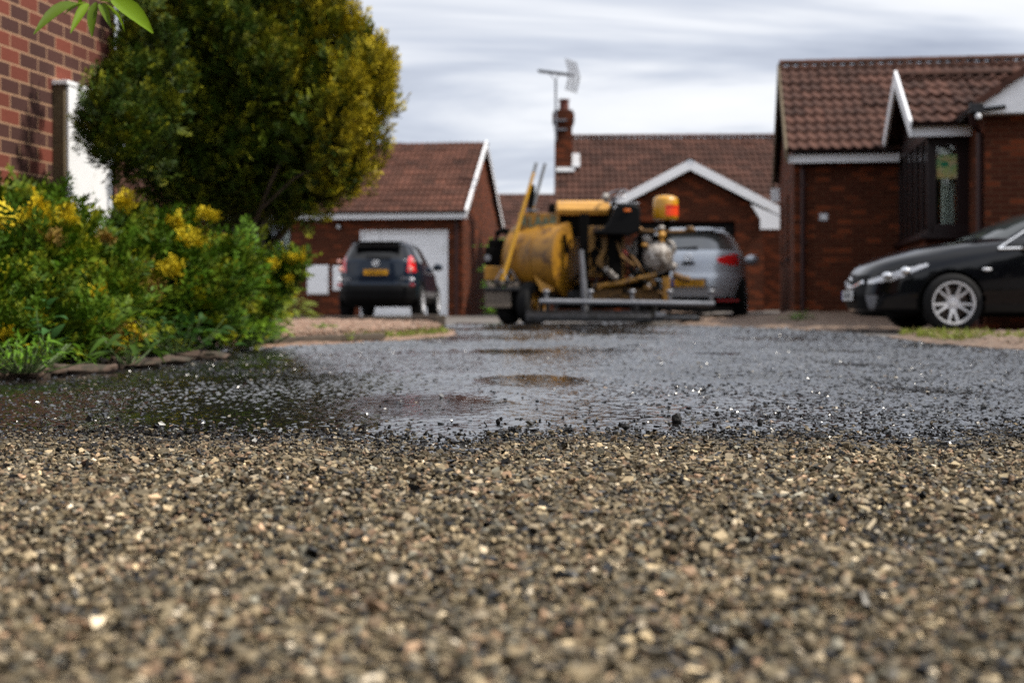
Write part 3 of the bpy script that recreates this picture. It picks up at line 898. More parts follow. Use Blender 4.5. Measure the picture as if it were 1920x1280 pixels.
def bargeboard(parent, pts, t, mt, wd=0.2, name='bargeboard', y=0.0, foot=None):
    """board along the rake: pts = lower end, apex, other lower end in (x,z); faces -Y at y"""
    (xa, za), (xm, zm), (xb, zb) = pts
    mb = MB()
    poly = [(xa, za), (xm, zm), (xb, zb), (xb, zb - wd), (xm, zm - wd * 1.12), (xa, za - wd)]
    mb.prism(poly, Matrix(((1, 0, 0, 0), (0, 0, 1, y), (0, 1, 0, 0), (0, 0, 0, 1))), t)
    if foot:
        for (x_, z_), s in (((xa, za), 1), ((xb, zb), -1)):
            fp = [(x_, z_ - wd - 0.02), (x_ , z_ - wd - foot[1]), (x_ + s * foot[0], z_ - wd - foot[1]), (x_ + s * foot[0], z_ - wd - foot[1] * 0.25), (x_ + s * foot[0] * 1.5, z_ - wd + foot[0] * 0.6)]
            mb.prism(fp, Matrix(((1, 0, 0, 0), (0, 0, 1, y + 0.003), (0, 1, 0, 0), (0, 0, 0, 1))), t - 0.006)
    return mb.build(name, mt, parent, smooth=0)

# ---- brick house on the left, close by: only its flank shows above the bushes
hl = thing('brick_house', 'tall house side of mottled red and grey brick behind the bushes at left edge', 'house', (-3.31, 9.2, 0), R(81.5))
wb = MB(); wall_panel(wb, -7.0, 1.75, -0.1, 4.9, 0.0, 0.28)
wb.add([(1.75, 0.0, -0.1), (1.75, 7.0, -0.1), (1.75, 7.0, 4.9), (1.75, 0.0, 4.9)], [(0, 1, 2, 3)])
wb.build('wall', M['brick_brown'], hl, smooth=0, fix=False)
roof_slope(hl, (-7.2, -0.3, 4.85), (1, 0, 0), (0, 0.8, 0.6), 9.2, 4.6, M['tile_brown'])
gutter(hl, (-7.2, -0.36, 4.83), (2.0, -0.36, 4.83), M['black'])
mb = MB(); mb.bx(0.72, 1.47, -0.088, -0.002, 0.0, 1.845)
dr = mb.build('door_frame', M['timber'], hl, bevel=0.004)
mb = MB(); mb.bx(0.742, 1.45, -0.115, -0.090, 0.03, 1.84)
dn = mb.build('door', M['white'], hl, bevel=0.005)
mb = MB(); mb.bx(0.705, 1.49, -0.118, -0.002, 1.848, 1.88); mb.build('door_head', M['white'], hl, bevel=0.003)
mb = MB(); mb.box((1.38, -0.135, 1.02), (0.03, 0.035, 0.15)); mb.build('handle', M['chrome'], dn, bevel=0.005)

# ---- bungalow with garage, behind the dark SUV
hb = thing('garage_bungalow', 'brown-roofed brick bungalow with a white garage door behind the dark blue SUV', 'bungalow', (-1.296, 37.56, 0), R(-6.5))
EZ = 2.62
wb = MB(); wall_panel(wb, -13.0, 0.0, -0.1, EZ, 0.0, 0.28, holes=[(-2.78, -0.40, -0.05, 2.27), (-5.85, -4.66, 1.1, 2.50), (-10.4, -8.6, 1.1, 2.4)])
wg = MB(); wall_panel(wg, 0.0, 7.6, -0.1, EZ, 0.0, 0.28, gable=(3.8, 4.76)); turn(wg, R(90), (0.0, 0.0, 0))
wb.V, wb.F = wb.V, wb.F; wb.add(wg.V, wg.F)
wl = MB(); wall_panel(wl, 0.0, 7.6, -0.1, EZ, 0.0, 0.28, gable=(3.8, 4.76)); turn(wl, R(90), (-12.72, 0.0, 0)); wb.add(wl.V, wl.F)
wr = MB(); wall_panel(wr, -13.0, 0.0, -0.1, EZ, 7.3, 0.28); wb.add(wr.V, wr.F)
wb.build('wall', M['brick_red'], hb, smooth=0, fix=False, merge=False)
pitch = math.atan2(4.89 - 2.70, 4.0); cp, sp_ = math.cos(pitch), math.sin(pitch)
roof_slope(hb, (-13.2, -0.30, 2.72), (1, 0, 0), (0, cp, sp_), 13.36, 4.18 / cp - 0.03, M['tile_red'], seed=2)
roof_slope(hb, (-13.2, 7.95, 2.72), (1, 0, 0), (0, -cp, sp_), 13.36, 4.18 / cp - 0.03, M['tile_red'], seed=3)
ridge_tiles(hb, (-13.2, 3.83, 4.99), (0.16, 3.83, 4.99), M['tile_red'])
mb = MB(); mb.bx(-13.15, 0.12, -0.27, -0.245, 2.55, 2.70); mb.build('fascia', M['white'], hb, smooth=0)
mb = MB(); mb.bx(-13.15, 0.12, -0.242, -0.002, 2.56, 2.585); mb.build('soffit', M['white'], hb, smooth=0)
gutter(hb, (-13.15, -0.34, 2.76), (0.14, -0.34, 2.76), M['brown_pipe'])
downpipe(hb, -0.16, -0.01, 0, 2.68, M['brown_pipe'], 0.05)
# white verge boards on the gable end
bb = MB()
bb.prism([(-0.32, 2.78), (3.83, 2.78 + 4.15 * math.tan(pitch)), (7.98, 2.78), (7.98, 2.60), (3.83, 2.60 + 4.15 * math.tan(pitch)), (-0.32, 2.60)], Matrix(((0, 0, 1, 0.10), (1, 0, 0, 0), (0, 1, 0, 0), (0, 0, 0, 1))), 0.05)
bb.build('bargeboard', M['white'], hb, smooth=0)
# garage door with pressed ribs
gd = MB(); gd.bx(-2.72, -0.46, 0.10, 0.13, 0.0, 2.21)
for k in range(12): gd.box((-1.59, 0.0985, 0.16 + k * 0.178), (2.2, 0.005, 0.165))
gdo = gd.build('garage_door', M['white'], hb, bevel=0.006)
mb = MB(); mb.bx(-2.78, -2.72, 0.03, 0.12, -0.02, 2.27); mb.bx(-0.46, -0.40, 0.03, 0.12, -0.02, 2.27); mb.bx(-2.72, -0.46, 0.03, 0.12, 2.21, 2.27)
mb.build('frame', M['white'], gdo, smooth=0)
mb = MB(); mb.box((-1.59, 0.075, 0.9), (0.16, 0.03, 0.04)); mb.build('handle', M['black'], gdo)
wn = window(hb, -5.85, -4.66, 1.1, 2.50, 0.08, M['brown_upvc'], mull=(-5.45, -5.05))
mb = MB()
for x0, x1, s in ((-5.80, -5.55, 1), (-4.72, -4.93, -1)):
    pts = []
    for k in range(9):
        f = k / 8
        pts.append((x0, x0 + (x1 - x0) * (1 - 0.55 * f + 0.45 * max(0, f - 0.7) * 2), 2.45 - 1.3 * f))
    for k in range(8):
        a, b = pts[k], pts[k + 1]
        for j in range(6):
            u0, u1 = j / 6, (j + 1) / 6
            yy = lambda u: 0.24 + 0.02 * math.cos(u * 18)
            mb.add([(a[0] + (a[1] - a[0]) * u0, yy(u0), a[2]), (a[0] + (a[1] - a[0]) * u1, yy(u1), a[2]), (b[0] + (b[1] - b[0]) * u1, yy(u1), b[2]), (b[0] + (b[1] - b[0]) * u0, yy(u0), b[2])], [(0, 1, 2, 3)])
mb.build('curtain', M['curtain'], wn, smooth=80)
window(hb, -10.4, -8.6, 1.1, 2.4, 0.08, M['brown_upvc'], mull=(-9.5,))
mb = MB(); mb.bx(-12.7, -0.3, 3.0, 3.1, 0, 2.6); mb.bx(-12.7, -0.3, 0.3, 3.0, -0.05, 0.0); mb.bx(-3.0, -2.9, 0.3, 3.0, 0, 2.6); mb.build('room', M['room'], hb, smooth=0)
# meter cupboards and lamp on the front wall
def meter_box(x0, x1, z0, z1, label):
    t = thing('meter_box', label, 'meter cupboard', tuple(hb.matrix_basis @ Vector(((x0 + x1) / 2, 0, z0))), R(-6.5), 'white meter cupboards')
    wdt, h = x1 - x0, z1 - z0
    mb = MB(); mb.bx(-wdt / 2, wdt / 2, -0.05, -0.002, 0, h); mb.build('case', M['white'], t, bevel=0.01)
    mb = MB(); mb.bx(-wdt / 2 + 0.03, wdt / 2 - 0.03, -0.066, -0.052, 0.03, h - 0.03); d = mb.build('lid', M['white'], t, bevel=0.006)
    mb = MB(); mb.cyl((wdt / 2 - 0.08, -0.066, h / 2), (wdt / 2 - 0.08, -0.076, h / 2), 0.015); mb.build('lock', M['black'], d)
bpy.context.view_layer.update()
meter_box(-4.20, -3.62, 0.56, 1.34, 'wide white meter cupboard on the brick wall left of the SUV')
meter_box(-3.50, -3.10, 0.66, 1.32, 'narrower white meter cupboard half hidden behind the tail of the SUV')
lt = thing('wall_lamp', 'small round black lamp under the white eaves, left of the garage door', 'lamp', tuple(hb.matrix_basis @ Vector((-3.34, 0, 2.36))), R(-6.5))
mb = MB(); mb.cyl((0, -0.002, 0), (0, -0.05, 0), 0.09, 0.08, 18); mb.build('housing', M['black'], lt)
mb = MB(); mb.ball((0, -0.055, 0), (0.055, 0.03, 0.055)); mb.build('lens', M['lamp_clear'], lt)

# ---- house in the middle: chimney, long roof, brick garage gable with white boards
hc = thing('chimney_house', 'brick house with a long tiled roof, chimney and white-edged garage gable', 'house', (1.15, 36.8, 0), R(-2.0))
ridge_v, ridge_z = 3.7, 5.02
wb = MB(); wall_panel(wb, 0.0, 10.0, -0.1, 2.62, 0.0, 0.28)
for xx in (0.28, 10.0):
    wg = MB(); wall_panel(wg, 0.0, 2 * ridge_v, -0.1, 2.62, 0.0, 0.28, gable=(ridge_v, ridge_z - 0.1)); turn(wg, R(90), (xx, 0, 0)); wb.add(wg.V, wg.F)
# garage wing in front
gx0, gx1, gy0 = 1.62 - 0.32, 4.90 - 0.32, -5.35
wf = MB(); wall_panel(wf, gx0, gx1, -0.1, 2.32, gy0, 0.28, holes=[(gx0 + 0.50, gx1 - 0.62, -0.05, 2.13)], gable=((gx0 + gx1) / 2, 3.24)); wb.add(wf.V, wf.F)
for xx in (gx0 + 0.28, gx1):
    wg = MB(); wall_panel(wg, gy0, 0.0, -0.1, 2.32, 0.0, 0.28); turn(wg, R(90), (xx, 0, 0)); wb.add(wg.V, wg.F)
wb.build('wall', M['brick_red'], hc, smooth=0, fix=False, merge=False)
pt = math.atan2(ridge_z - 2.68, ridge_v + 0.3); cp, sp_ = math.cos(pt), math.sin(pt)
roof_slope(hc, (-0.06, -0.3, 2.68), (1, 0, 0), (0, cp, sp_), 10.2, (ridge_v + 0.3) / cp, M['tile_brown'], seed=5)
roof_slope(hc, (-0.06, 2 * ridge_v + 0.3, 2.68), (1, 0, 0), (0, -cp, sp_), 10.2, (ridge_v + 0.3) / cp, M['tile_brown'], seed=6)
ridge_tiles(hc, (-0.06, ridge_v, ridge_z + 0.10), (10.14, ridge_v, ridge_z + 0.10), M['tile_brown'])
bb = MB(); bb.prism([(-0.30, 2.70), (ridge_v, ridge_z + 0.02), (2 * ridge_v + 0.30, 2.70), (2 * ridge_v + 0.3, 2.54), (ridge_v, ridge_z - 0.14), (-0.30, 2.54)], Matrix(((0, 0, 1, -0.055), (1, 0, 0, 0), (0, 1, 0, 0), (0, 0, 0, 1))), 0.045)
bb.build('bargeboard', M['brown_upvc'], hc, smooth=0)
gutter(hc, (0, -0.36, 2.70), (gx0 - 0.2, -0.36, 2.70), M['brown_pipe'])
gm = (gx0 + gx1) / 2; hw = 1.92
p2 = math.atan2(3.40 - 2.40, hw); c2, s2 = math.cos(p2), math.sin(p2)
roof_slope(hc, (gm - hw, 1.6, 2.40), (0, -1, 0), (c2, 0, s2), 1.6 - gy0 + 0.22, hw / c2, M['tile_brown'], seed=7)
roof_slope(hc, (gm + hw, gy0 - 0.22, 2.40), (0, 1, 0), (-c2, 0, s2), 1.6 - gy0 + 0.22, hw / c2, M['tile_brown'], seed=8)
ridge_tiles(hc, (gm, 1.6, 3.50), (gm, gy0 - 0.24, 3.50), M['tile_brown'])
bargeboard(hc, [(gm - hw - 0.03, 2.44), (gm, 3.47), (gm + hw + 0.03, 2.44)], 0.03, M['white'], 0.20, y=gy0 - 0.24, foot=(0.42, 0.30))
mb = MB()
for s in (-1, 1): mb.prism([(gm + s * hw, 2.36), (gm, 3.38), (gm, 3.36), (gm + s * hw, 2.34)], Matrix(((1, 0, 0, 0), (0, 0, 1, gy0 - 0.205), (0, 1, 0, 0), (0, 0, 0, 1))), 0.2)
mb.build('soffit', M['white'], hc, smooth=0)
gd = MB(); gd.bx(gx0 + 0.50, gx1 - 0.62, gy0 + 0.12, gy0 + 0.16, 0, 2.10)
for k in range(9): gd.box(((gx0 + gx1) / 2 - 0.06, gy0 + 0.113, 0.2 + k * 0.22), (gx1 - gx0 - 1.25, 0.02, 0.16))
gdo = gd.build('garage_door', M['dark_door'], hc, bevel=0.006)
mb = MB(); mb.box(((gx0 + gx1) / 2 - 0.06, gy0 + 0.09, 0.95), (0.14, 0.03, 0.04)); mb.build('handle', M['chrome'], gdo)
# chimney stack with corbelled head, pot and leadwork
cx0, cx1, cy0, cy1 = -0.055, 0.42, 1.75, 2.45
mb = MB(); mb.bx(cx0, cx1, cy0, cy1, 2.9, 5.18); mb.bx(cx0 - 0.03, cx1 + 0.03, cy0 - 0.03, cy1 + 0.03, 5.18, 5.26); mb.bx(cx0 - 0.06, cx1 + 0.06, cy0 - 0.06, cy1 + 0.06, 5.26, 5.48); mb.bx(cx0 - 0.02, cx1 + 0.02, cy0 - 0.02, cy1 + 0.02, 5.48, 5.56)
ch = mb.build('chimney', M['brick_red'], hc, smooth=0)
mb = MB(); mb.lathe([(0.0, 5.55), (0.15, 5.55), (0.135, 5.62), (0.125, 5.82), (0.15, 5.84), (0.15, 5.89), (0.11, 5.89), (0.10, 5.6)], Matrix.Translation(((cx0 + cx1) / 2 + 0.02, (cy0 + cy1) / 2, 0)), 18)
mb.build('chimney_pot', M['clay'], ch)
fz = lambda y: 2.68 + (y + 0.3) * math.tan(pt)
mb = MB(); mb.box(((cx0 + cx1) / 2 + 0.05, cy0 - 0.10, fz(cy0 - 0.1) + 0.11), (0.50, 0.24, 0.03), Matrix.Rotation(pt, 3, 'X'))
mb.box((cx1 + 0.10, (cy0 + cy1) / 2 - 0.05, fz((cy0 + cy1) / 2) + 0.14), (0.22, 0.85, 0.03), Matrix.Rotation(pt, 3, 'X'))
mb.build('flashing', M['lead'], ch)
mb = MB(); mb.bx(0.3, 9.7, 3.5, 3.6, 0, 2.6); mb.build('room', M['room'], hc, smooth=0)

# ---- television aerial on the chimney
bpy.context.view_layer.update()
base = hc.matrix_basis @ Vector((cx0 + 0.03, cy0 - 0.08, 4.7))
ae = thing('tv_aerial', 'grey television aerial on a tall pole strapped to the chimney', 'aerial', base)
mb = MB(); mb.tube([(0, 0, 0), (0, 0, 1.68)], 0.03, 10); mb.build('pole', M['galv'], ae)
for z in (0.3, 0.55):
    mb = MB(); mb.bx(-0.05, 0.3, -0.04, 0.11, z, z + 0.04); mb.build('bracket', M['galv'], ae)
zt = 1.70
a0, a1 = Vector((-0.46, 0.25, zt + 0.23)), Vector((0.50, -0.25, zt + 0.03))
mb = MB(); mb.tube([a0, a1], 0.032, 8); boom = mb.build('boom', M['galv'], ae)
d = (a1 - a0); mb = MB()
perp = Vector((d.y, -d.x, 0)).normalized()
for k in range(22):
    p = a0 + d * (0.02 + k * 0.040); h = 0.10
    mb.tube([p - perp * h + Vector((0, 0, 0.02)), p + perp * h + Vector((0, 0, 0.02))], 0.013, 6)
    mb.tube([p + Vector((0, 0, -0.035)), p + Vector((0, 0, 0.055))], 0.015, 6)
mb.build('director', M['dark_steel'], ae)
mb = MB()
for s in (1, -1):
    for xo in (-0.3, 0.0, 0.3):
        b0 = a1 + perp * xo; b1 = b0 + Vector((-0.10, 0.04, s * 0.42))
        mb.tube([b0, b1], 0.017, 6)
    for k in range(10):
        q = a1 + Vector((-0.10, 0.04, s * 0.42)) * ((k + 0.6) / 10)
        mb.tube([q - perp * 0.36, q + perp * 0.36], 0.010, 6)
mb.build('reflector', M['galv'], ae)
mb = MB(); mb.tube([a0 + d * 0.28, (0, 0, zt - 0.06), a0 + d * 0.58], 0.014, 6); mb.build('brace', M['galv'], ae)

# ---- far bungalow: roof seen between the two houses
hf = thing('far_bungalow', 'distant brown bungalow roof in the gap between the garage bungalow and the chimney house', 'bungalow', (-3.0, 58.0, 0), 0)
mb = MB(); wall_panel(mb, 0, 9, -0.1, 2.6, 0, 0.28); mb.build('wall', M['brick_red'], hf, smooth=0, fix=False)
roof_slope(hf, (-0.3, -0.3, 2.55), (1, 0, 0), (0, 0.866, 0.5), 9.6, 4.95, M['tile_brown'], seed=10)
roof_slope(hf, (-0.3, 8.27, 2.55), (1, 0, 0), (0, -0.866, 0.5), 9.6, 4.95, M['tile_brown'], seed=11)
ridge_tiles(hf, (-0.3, 3.99, 5.08), (9.3, 3.99, 5.08), M['tile_brown'])
mb = MB(); mb.bx(-0.3, 9.3, -0.34, -0.31, 2.42, 2.56); mb.build('fascia', M['white'], hf, smooth=0)

# ---- house on the right with bay window and front gable
TH = R(-8.5)
hr = thing('bay_window_house', 'brown-roofed brick house with bay window behind the black car at right', 'house', (4.48, 22.6, 0.0), TH)
wb = MB()
wall_panel(wb, 0.0, 1.62, -0.1, 2.66, 0.0, 0.28)
wg = MB(); wall_panel(wg, 0.0, 5.9, -0.1, 2.66, 0.0, 0.28, holes=[(1.1, 1.95, 1.12, 2.2), (3.2, 4.1, 1.12, 2.2)], gable=(2.95, 4.45)); turn(wg, R(-90), (0.0, 5.9, 0)); wb.add(wg.V, wg.F)
wk = MB(); wall_panel(wk, 0.0, 11.0, -0.1, 2.66, 5.62, 0.28); wb.add(wk.V, wk.F)
# wall under the bay, front gable block
wk = MB(); wk.bx(1.62, 2.9, -3.06, 0.0, -0.1, 1.20); wb.add(wk.V, wk.F)
gap_h = [(1.0, 3.2, 1.1, 2.3)]
wk = MB(); wall_panel(wk, 2.18, 7.4, -0.1, 2.72, -4.30, 0.28, holes=[(3.6, 5.9, 1.0, 2.3)], gable=(4.79, 4.55)); wb.add(wk.V, wk.F)
wk = MB(); wall_panel(wk, -4.30, 0.0, -0.1, 2.72, 0.0, 0.28); turn(wk, R(90), (2.46, 0, 0)); wb.add(wk.V, wk.F)
wk = MB(); wall_panel(wk, -4.30, 5.9, -0.1, 2.72, 0.0, 0.28); turn(wk, R(90), (7.4, 0, 0)); wb.add(wk.V, wk.F)
wb.build('wall', M['brick_red'], hr, smooth=0, fix=False, merge=False)
pr = math.atan2(4.58 - 2.72, 3.2); cp, sp_ = math.cos(pr), math.sin(pr)
roof_slope(hr, (-0.12, -0.25, 2.72), (1, 0, 0), (0, cp, sp_), 11.2, 3.2 / cp, M['tile_brown'], seed=12)
roof_slope(hr, (-0.12, 6.15, 2.72), (1, 0, 0), (0, -cp, sp_), 11.2, 3.2 / cp, M['tile_brown'], seed=13)
ridge_tiles(hr, (-0.12, 2.95, 4.68), (11.0, 2.95, 4.68), M['tile_brown'])
bb = MB(); bb.prism([(-0.30, 2.74), (2.95, 4.62), (6.20, 2.74), (6.20, 2.54), (2.95, 4.42), (-0.30, 2.54)], Matrix(((0, 0, 1, -0.15), (1, 0, 0, 0), (0, 1, 0, 0), (0, 0, 0, 1))), 0.04)
bb.build('bargeboard', M['timber'], hr, smooth=0)
mb = MB(); mb.bx(-0.16, 0.0, 5.92, 6.25, 2.36, 2.62); mb.build('box_end', M['white'], hr, smooth=0)
mb = MB(); mb.bx(-0.10, 1.60, -0.235, -0.21, 2.53, 2.66); mb.build('fascia', M['white'], hr, smooth=0)
gutter(hr, (-0.12, -0.31, 2.74), (1.5, -0.31, 2.74), M['brown_upvc'])
downpipe(hr, 0.14, -0.01, 0.1, 2.66, M['brown_pipe'], 0.04)
for a, b in ((1.80, 2.65), (3.95, 4.80)):
    mb = MB()
    mb.bx(0.06, 0.12, a, b, 1.12, 2.20)
    wsl = mb.build('window', M['tint'], hr, smooth=0)
    mb = MB(); mb.bx(-0.03, 0.05, a - 0.03, b + 0.03, 1.06, 1.115); mb.build('sill', M['brown_upvc'], wsl, smooth=0)
# the bay: a row of narrow lights down its left flank, one tall light to the front
bx0, by0, bx1 = 1.62, -3.10, 2.19
mb = MB(); mb.bx(bx0 - 0.09, bx1, by0 - 0.10, 0.0, 1.20, 1.26); sillo = mb.build('bay_sill', M['brown_upvc'], hr, bevel=0.006)
mb = MB()
mb.bx(bx0, bx0 + 0.075, by0, 0.0, 2.56, 2.70); mb.bx(bx0, bx0 + 0.075, by0, 0.0, 1.262, 1.32)
nl = 5
for k in range(nl + 1):
    y = by0 + 0.0 + (0.0 - by0) * k / nl
    mb.bx(bx0 + 0.004, bx0 + 0.071, max(by0, y - 0.04), min(0, y + 0.04), 1.32, 2.56)
side = mb.build('bay_side_window', M['brown_upvc'], hr, bevel=0.006)
mb = MB(); mb.bx(bx0 + 0.03, bx0 + 0.038, by0 + 0.04, -0.04, 1.32, 2.56); mb.build('pane', M['glass'], side)
mb = MB()
mb.bx(bx0 + 0.08, bx1 - 0.002, by0 + 0.004, by0 + 0.075, 2.46, 2.698); mb.bx(bx0 + 0.08, bx1 - 0.002, by0 + 0.004, by0 + 0.075, 1.264, 1.40)
mb.bx(bx0 + 0.002, bx0 + 0.13, by0 + 0.002, by0 + 0.073, 1.40, 2.46); mb.bx(bx1 - 0.17, bx1 - 0.002, by0 + 0.004, by0 + 0.073, 1.40, 2.46)
front = mb.build('bay_front_window', M['brown_upvc'], hr, bevel=0.006)
mb = MB(); mb.bx(bx0 + 0.13, bx1 - 0.17, by0 + 0.035, by0 + 0.043, 1.40, 2.46); mb.build('pane', M['glass'], front)
# room behind it: pale curtain, dark plants, and a child's painting taped to the glass
mb = MB(); mb.bx(bx0 + 0.25, bx1 + 0.26, -0.3, -0.25, 1.2, 2.7); mb.bx(bx0, bx1 + 0.26, by0 + 0.1, 0, 2.705, 2.72); mb.build('room', M['room'], hr, smooth=0)
mb = MB()
for k in range(10):
    u0, u1 = k / 10, (k + 1) / 10
    f = lambda u: (bx0 + 0.235 + 0.17 * u, by0 + 0.24 + 0.02 * math.cos(u * 25))
    a, b = f(u0), f(u1)
    mb.add([(a[0], a[1], 1.40), (b[0], b[1], 1.40), (b[0], b[1], 2.46), (a[0], a[1], 2.46)], [(0, 1, 2, 3)])
mb.build('curtain', M['curtain'], front, smooth=80)
pm, t, b = new_mat('child_painting')
v = coords(t)
f1 = ramp(t, noise(t, v, 7.0, 2.0), [(0.40, (0.50, 0.36, 0.14)), (0.50, (0.34, 0.42, 0.14)), (0.62, (0.12, 0.36, 0.16))])
f2 = ramp(t, noise(t, v, 13.0, 2.0), [(0.52, 0.0), (0.58, 1.0)])
t.links.new(mixc(t, f2, f1, (0.50, 0.42, 0.24)), b.inputs['Base Color'])
b.inputs['Roughness'].default_value = 0.8
painting = thing('painting', 'child\'s green and yellow painting taped inside the tall bay window', 'painting', tuple(hr.matrix_basis @ Vector(((bx0 + bx1) / 2 - 0.02, by0 + 0.030, 2.02))), TH)
mb = MB(); mb.bx(-0.135, 0.135, -0.003, 0, 0, 0.32); mb.build('paper', pm, painting, smooth=0)
mb = MB()
blob = [(0.055 * (1 + 0.35 * math.sin(3 * a_ + 1)) * math.cos(a_), 0.19 + 0.05 * (1 + 0.3 * math.cos(2 * a_)) * math.sin(a_)) for a_ in np.linspace(0, 2 * math.pi, 18)[:-1]]
mb.prism([(p[0] - 0.035, p[1]) for p in blob], Matrix(((1, 0, 0, 0), (0, 0, 1, -0.0055), (0, 1, 0, 0), (0, 0, 0, 1))), 0.002)
mb.build('paint_blot', mat('green_paint', (0.01, 0.22, 0.10), 0.7), painting, smooth=0)
mb = MB()
mb.cyl(tuple(hr.matrix_basis @ Vector((bx0 + 0.34, by0 + 0.20, 1.27))), tuple(hr.matrix_basis @ Vector((bx0 + 0.34, by0 + 0.20, 1.36))), 0.05, 0.06)
pot = mb.build('vase', M['black'], None); tag(pot, 'dark bowl on the sill inside the bay window', 'bowl')
# small roof over the bay, its own white gable facing left
wz, rz_ = 2.72, 3.62; wd = 3.42 / 2
pw_ = math.atan2(rz_ - wz, wd); c3, s3 = math.cos(pw_), math.sin(pw_)
clipf = lambda u, vv: u < 4.9
roof_slope(hr, (bx0 - 0.22, by0 - 0.26, wz), (1, 0, 0), (0, c3, s3), 0.95, wd / c3, M['tile_brown'], seed=14)
roof_slope(hr, (bx0 - 0.22 + 0.951, by0 - 0.26 + 0.30 * c3, wz + 0.30 * s3), (1, 0, 0), (0, c3, s3), 4.4, wd / c3 - 0.30, M['tile_brown'], seed=19)
roof_slope(hr, (bx0 - 0.22, by0 - 0.26 + 2 * wd, wz), (1, 0, 0), (0, -c3, s3), 4.6, wd / c3, M['tile_brown'], seed=15)
ridge_tiles(hr, (bx0 - 0.22, by0 - 0.26 + wd, rz_ + 0.09), (bx0 + 4.5, by0 - 0.26 + wd, rz_ + 0.09), M['tile_brown'])
ya = by0 - 0.28
bb = MB(); bb.prism([(ya, wz + 0.05), (ya + wd + 0.02, rz_ + 0.10), (ya + 2 * wd + 0.04, wz + 0.05), (ya + 2 * wd + 0.04, wz - 0.17), (ya + wd + 0.02, rz_ - 0.14), (ya, wz - 0.17)], Matrix(((0, 0, 1, bx0 - 0.26), (1, 0, 0, 0), (0, 1, 0, 0), (0, 0, 0, 1))), 0.035)
bb.build('bargeboard', M['white'], hr, smooth=0)
bb = MB(); bb.prism([(by0 + 0.02, 2.705), (by0 - 0.26 + wd, rz_ - 0.12), (-0.02, 2.705)], Matrix(((0, 0, 1, bx0 + 0.01), (1, 0, 0, 0), (0, 1, 0, 0), (0, 0, 0, 1))), 0.06)
bb.build('gable_cladding', M['brown_upvc'], hr, smooth=0)
mb = MB(); mb.bx(bx0 - 0.22, bx1 - 0.02, by0 - 0.25, by0 - 0.225, 2.56, 2.70); mb.build('fascia', M['white'], hr, smooth=0)
mb = MB(); mb.bx(bx0 - 0.20, bx1 - 0.02, by0 - 0.22, by0 - 0.002, 2.70, 2.712); mb.build('soffit', M['brown_upvc'], hr, smooth=0)
gutter(hr, (bx0 - 0.24, by0 - 0.32, 2.75), (bx1 - 0.10, by0 - 0.32, 2.75), M['brown_upvc'])
# front gable: white boarded triangle over the brick, tiles up its rake
gl, gr_, gm, ga, gyf = 2.18, 7.4, 4.79, 4.60, -4.30
p5 = math.atan2(ga - 2.72, gm - gl + 0.15); c5, s5 = math.cos(p5), math.sin(p5)
mb = MB(); mb.prism([(gl - 0.13, 2.70), (gl - 0.13, 2.86), (gm, ga + 0.12), (gr_ + 0.13, 2.86), (gr_ + 0.13, 2.70)], Matrix(((1, 0, 0, 0), (0, 0, 1, gyf - 0.26), (0, 1, 0, 0), (0, 0, 0, 1))), 0.03)
mb.build('gable_board', M['white'], hr, smooth=0)
mb = MB(); mb.bx(gl - 0.12, gr_ + 0.12, gyf - 0.228, gyf - 0.003, 2.70, 2.72); mb.build('soffit', M['white'], hr, smooth=0)
roof_slope(hr, (gl - 0.15, 1.2, 2.76), (0, -1, 0), (c5, 0, s5), 1.2 - gyf + 0.30, (gm - gl + 0.15) / c5, M['tile_brown'], seed=16)
roof_slope(hr, (gr_ + 0.15, gyf - 0.30, 2.76), (0, 1, 0), (-c5, 0, s5), 1.2 - gyf + 0.30, (gm - gl + 0.15) / c5, M['tile_brown'], seed=17)
ridge_tiles(hr, (gm, 1.2, ga + 0.22), (gm, gyf - 0.3, ga + 0.22), M['tile_brown'])
mb = MB(); mb.beam((gl - 0.18, gyf - 0.30, 2.80), (gm, gyf - 0.30, ga + 0.16), 0.06, 0.09); mb.build('verge', M['tile_brown'], hr, smooth=0)
gutter(hr, (gl - 0.20, -3.4, 2.78), (gl - 0.20, gyf - 0.30, 2.78), M['brown_upvc'])
mb = MB(); mb.tube([(gl - 0.2, gyf - 0.15, 2.74), (gl - 0.16, gyf - 0.05, 2.60), (gl - 0.05, gyf + 0.12, 2.50), (gl - 0.05, gyf + 0.12, 0.05)], 0.04, 10); mb.build('downpipe', M['brown_pipe'], hr)
window(hr, 3.6, 5.9, 1.0, 2.3, gyf + 0.08, M['brown_upvc'], mull=(4.4, 5.1))
# security lamp at the corner of the front gable, house number by the drive
sec = thing('security_lamp', 'grey security floodlight under the eaves where the bay roof meets the front gable', 'lamp', tuple(hr.matrix_basis @ Vector((gl - 0.16, gyf - 0.27, 2.74))), TH)
mb = MB(); mb.box((0, -0.02, 0.02), (0.17, 0.10, 0.12)); mb.build('housing', M['dark_steel'], sec, bevel=0.01)
mb = MB(); mb.ball((0.02, -0.05, -0.085), (0.036, 0.034, 0.04)); mb.build('sensor', M['white'], sec)
mb = MB(); mb.tube([(0.08, -0.02, 0.0), (0.35, -0.03, 0.03)], 0.025); mb.build('arm', M['black'], sec)
pn = thing('number_plaque', 'small pale square plaque alone on the brick wall left of the bay window', 'plaque', tuple(hr.matrix_basis @ Vector((0.46, -0.001, 1.63))), TH)
mb = MB(); mb.bx(-0.07, 0.07, -0.014, 0, 0, 0.12); mb.build('plate', M['lead'], pn, bevel=0.004)
mb = MB(); mb.bx(-0.03, 0.03, -0.018, -0.0145, 0.03, 0.09); mb.build('face', M['white'], pn)
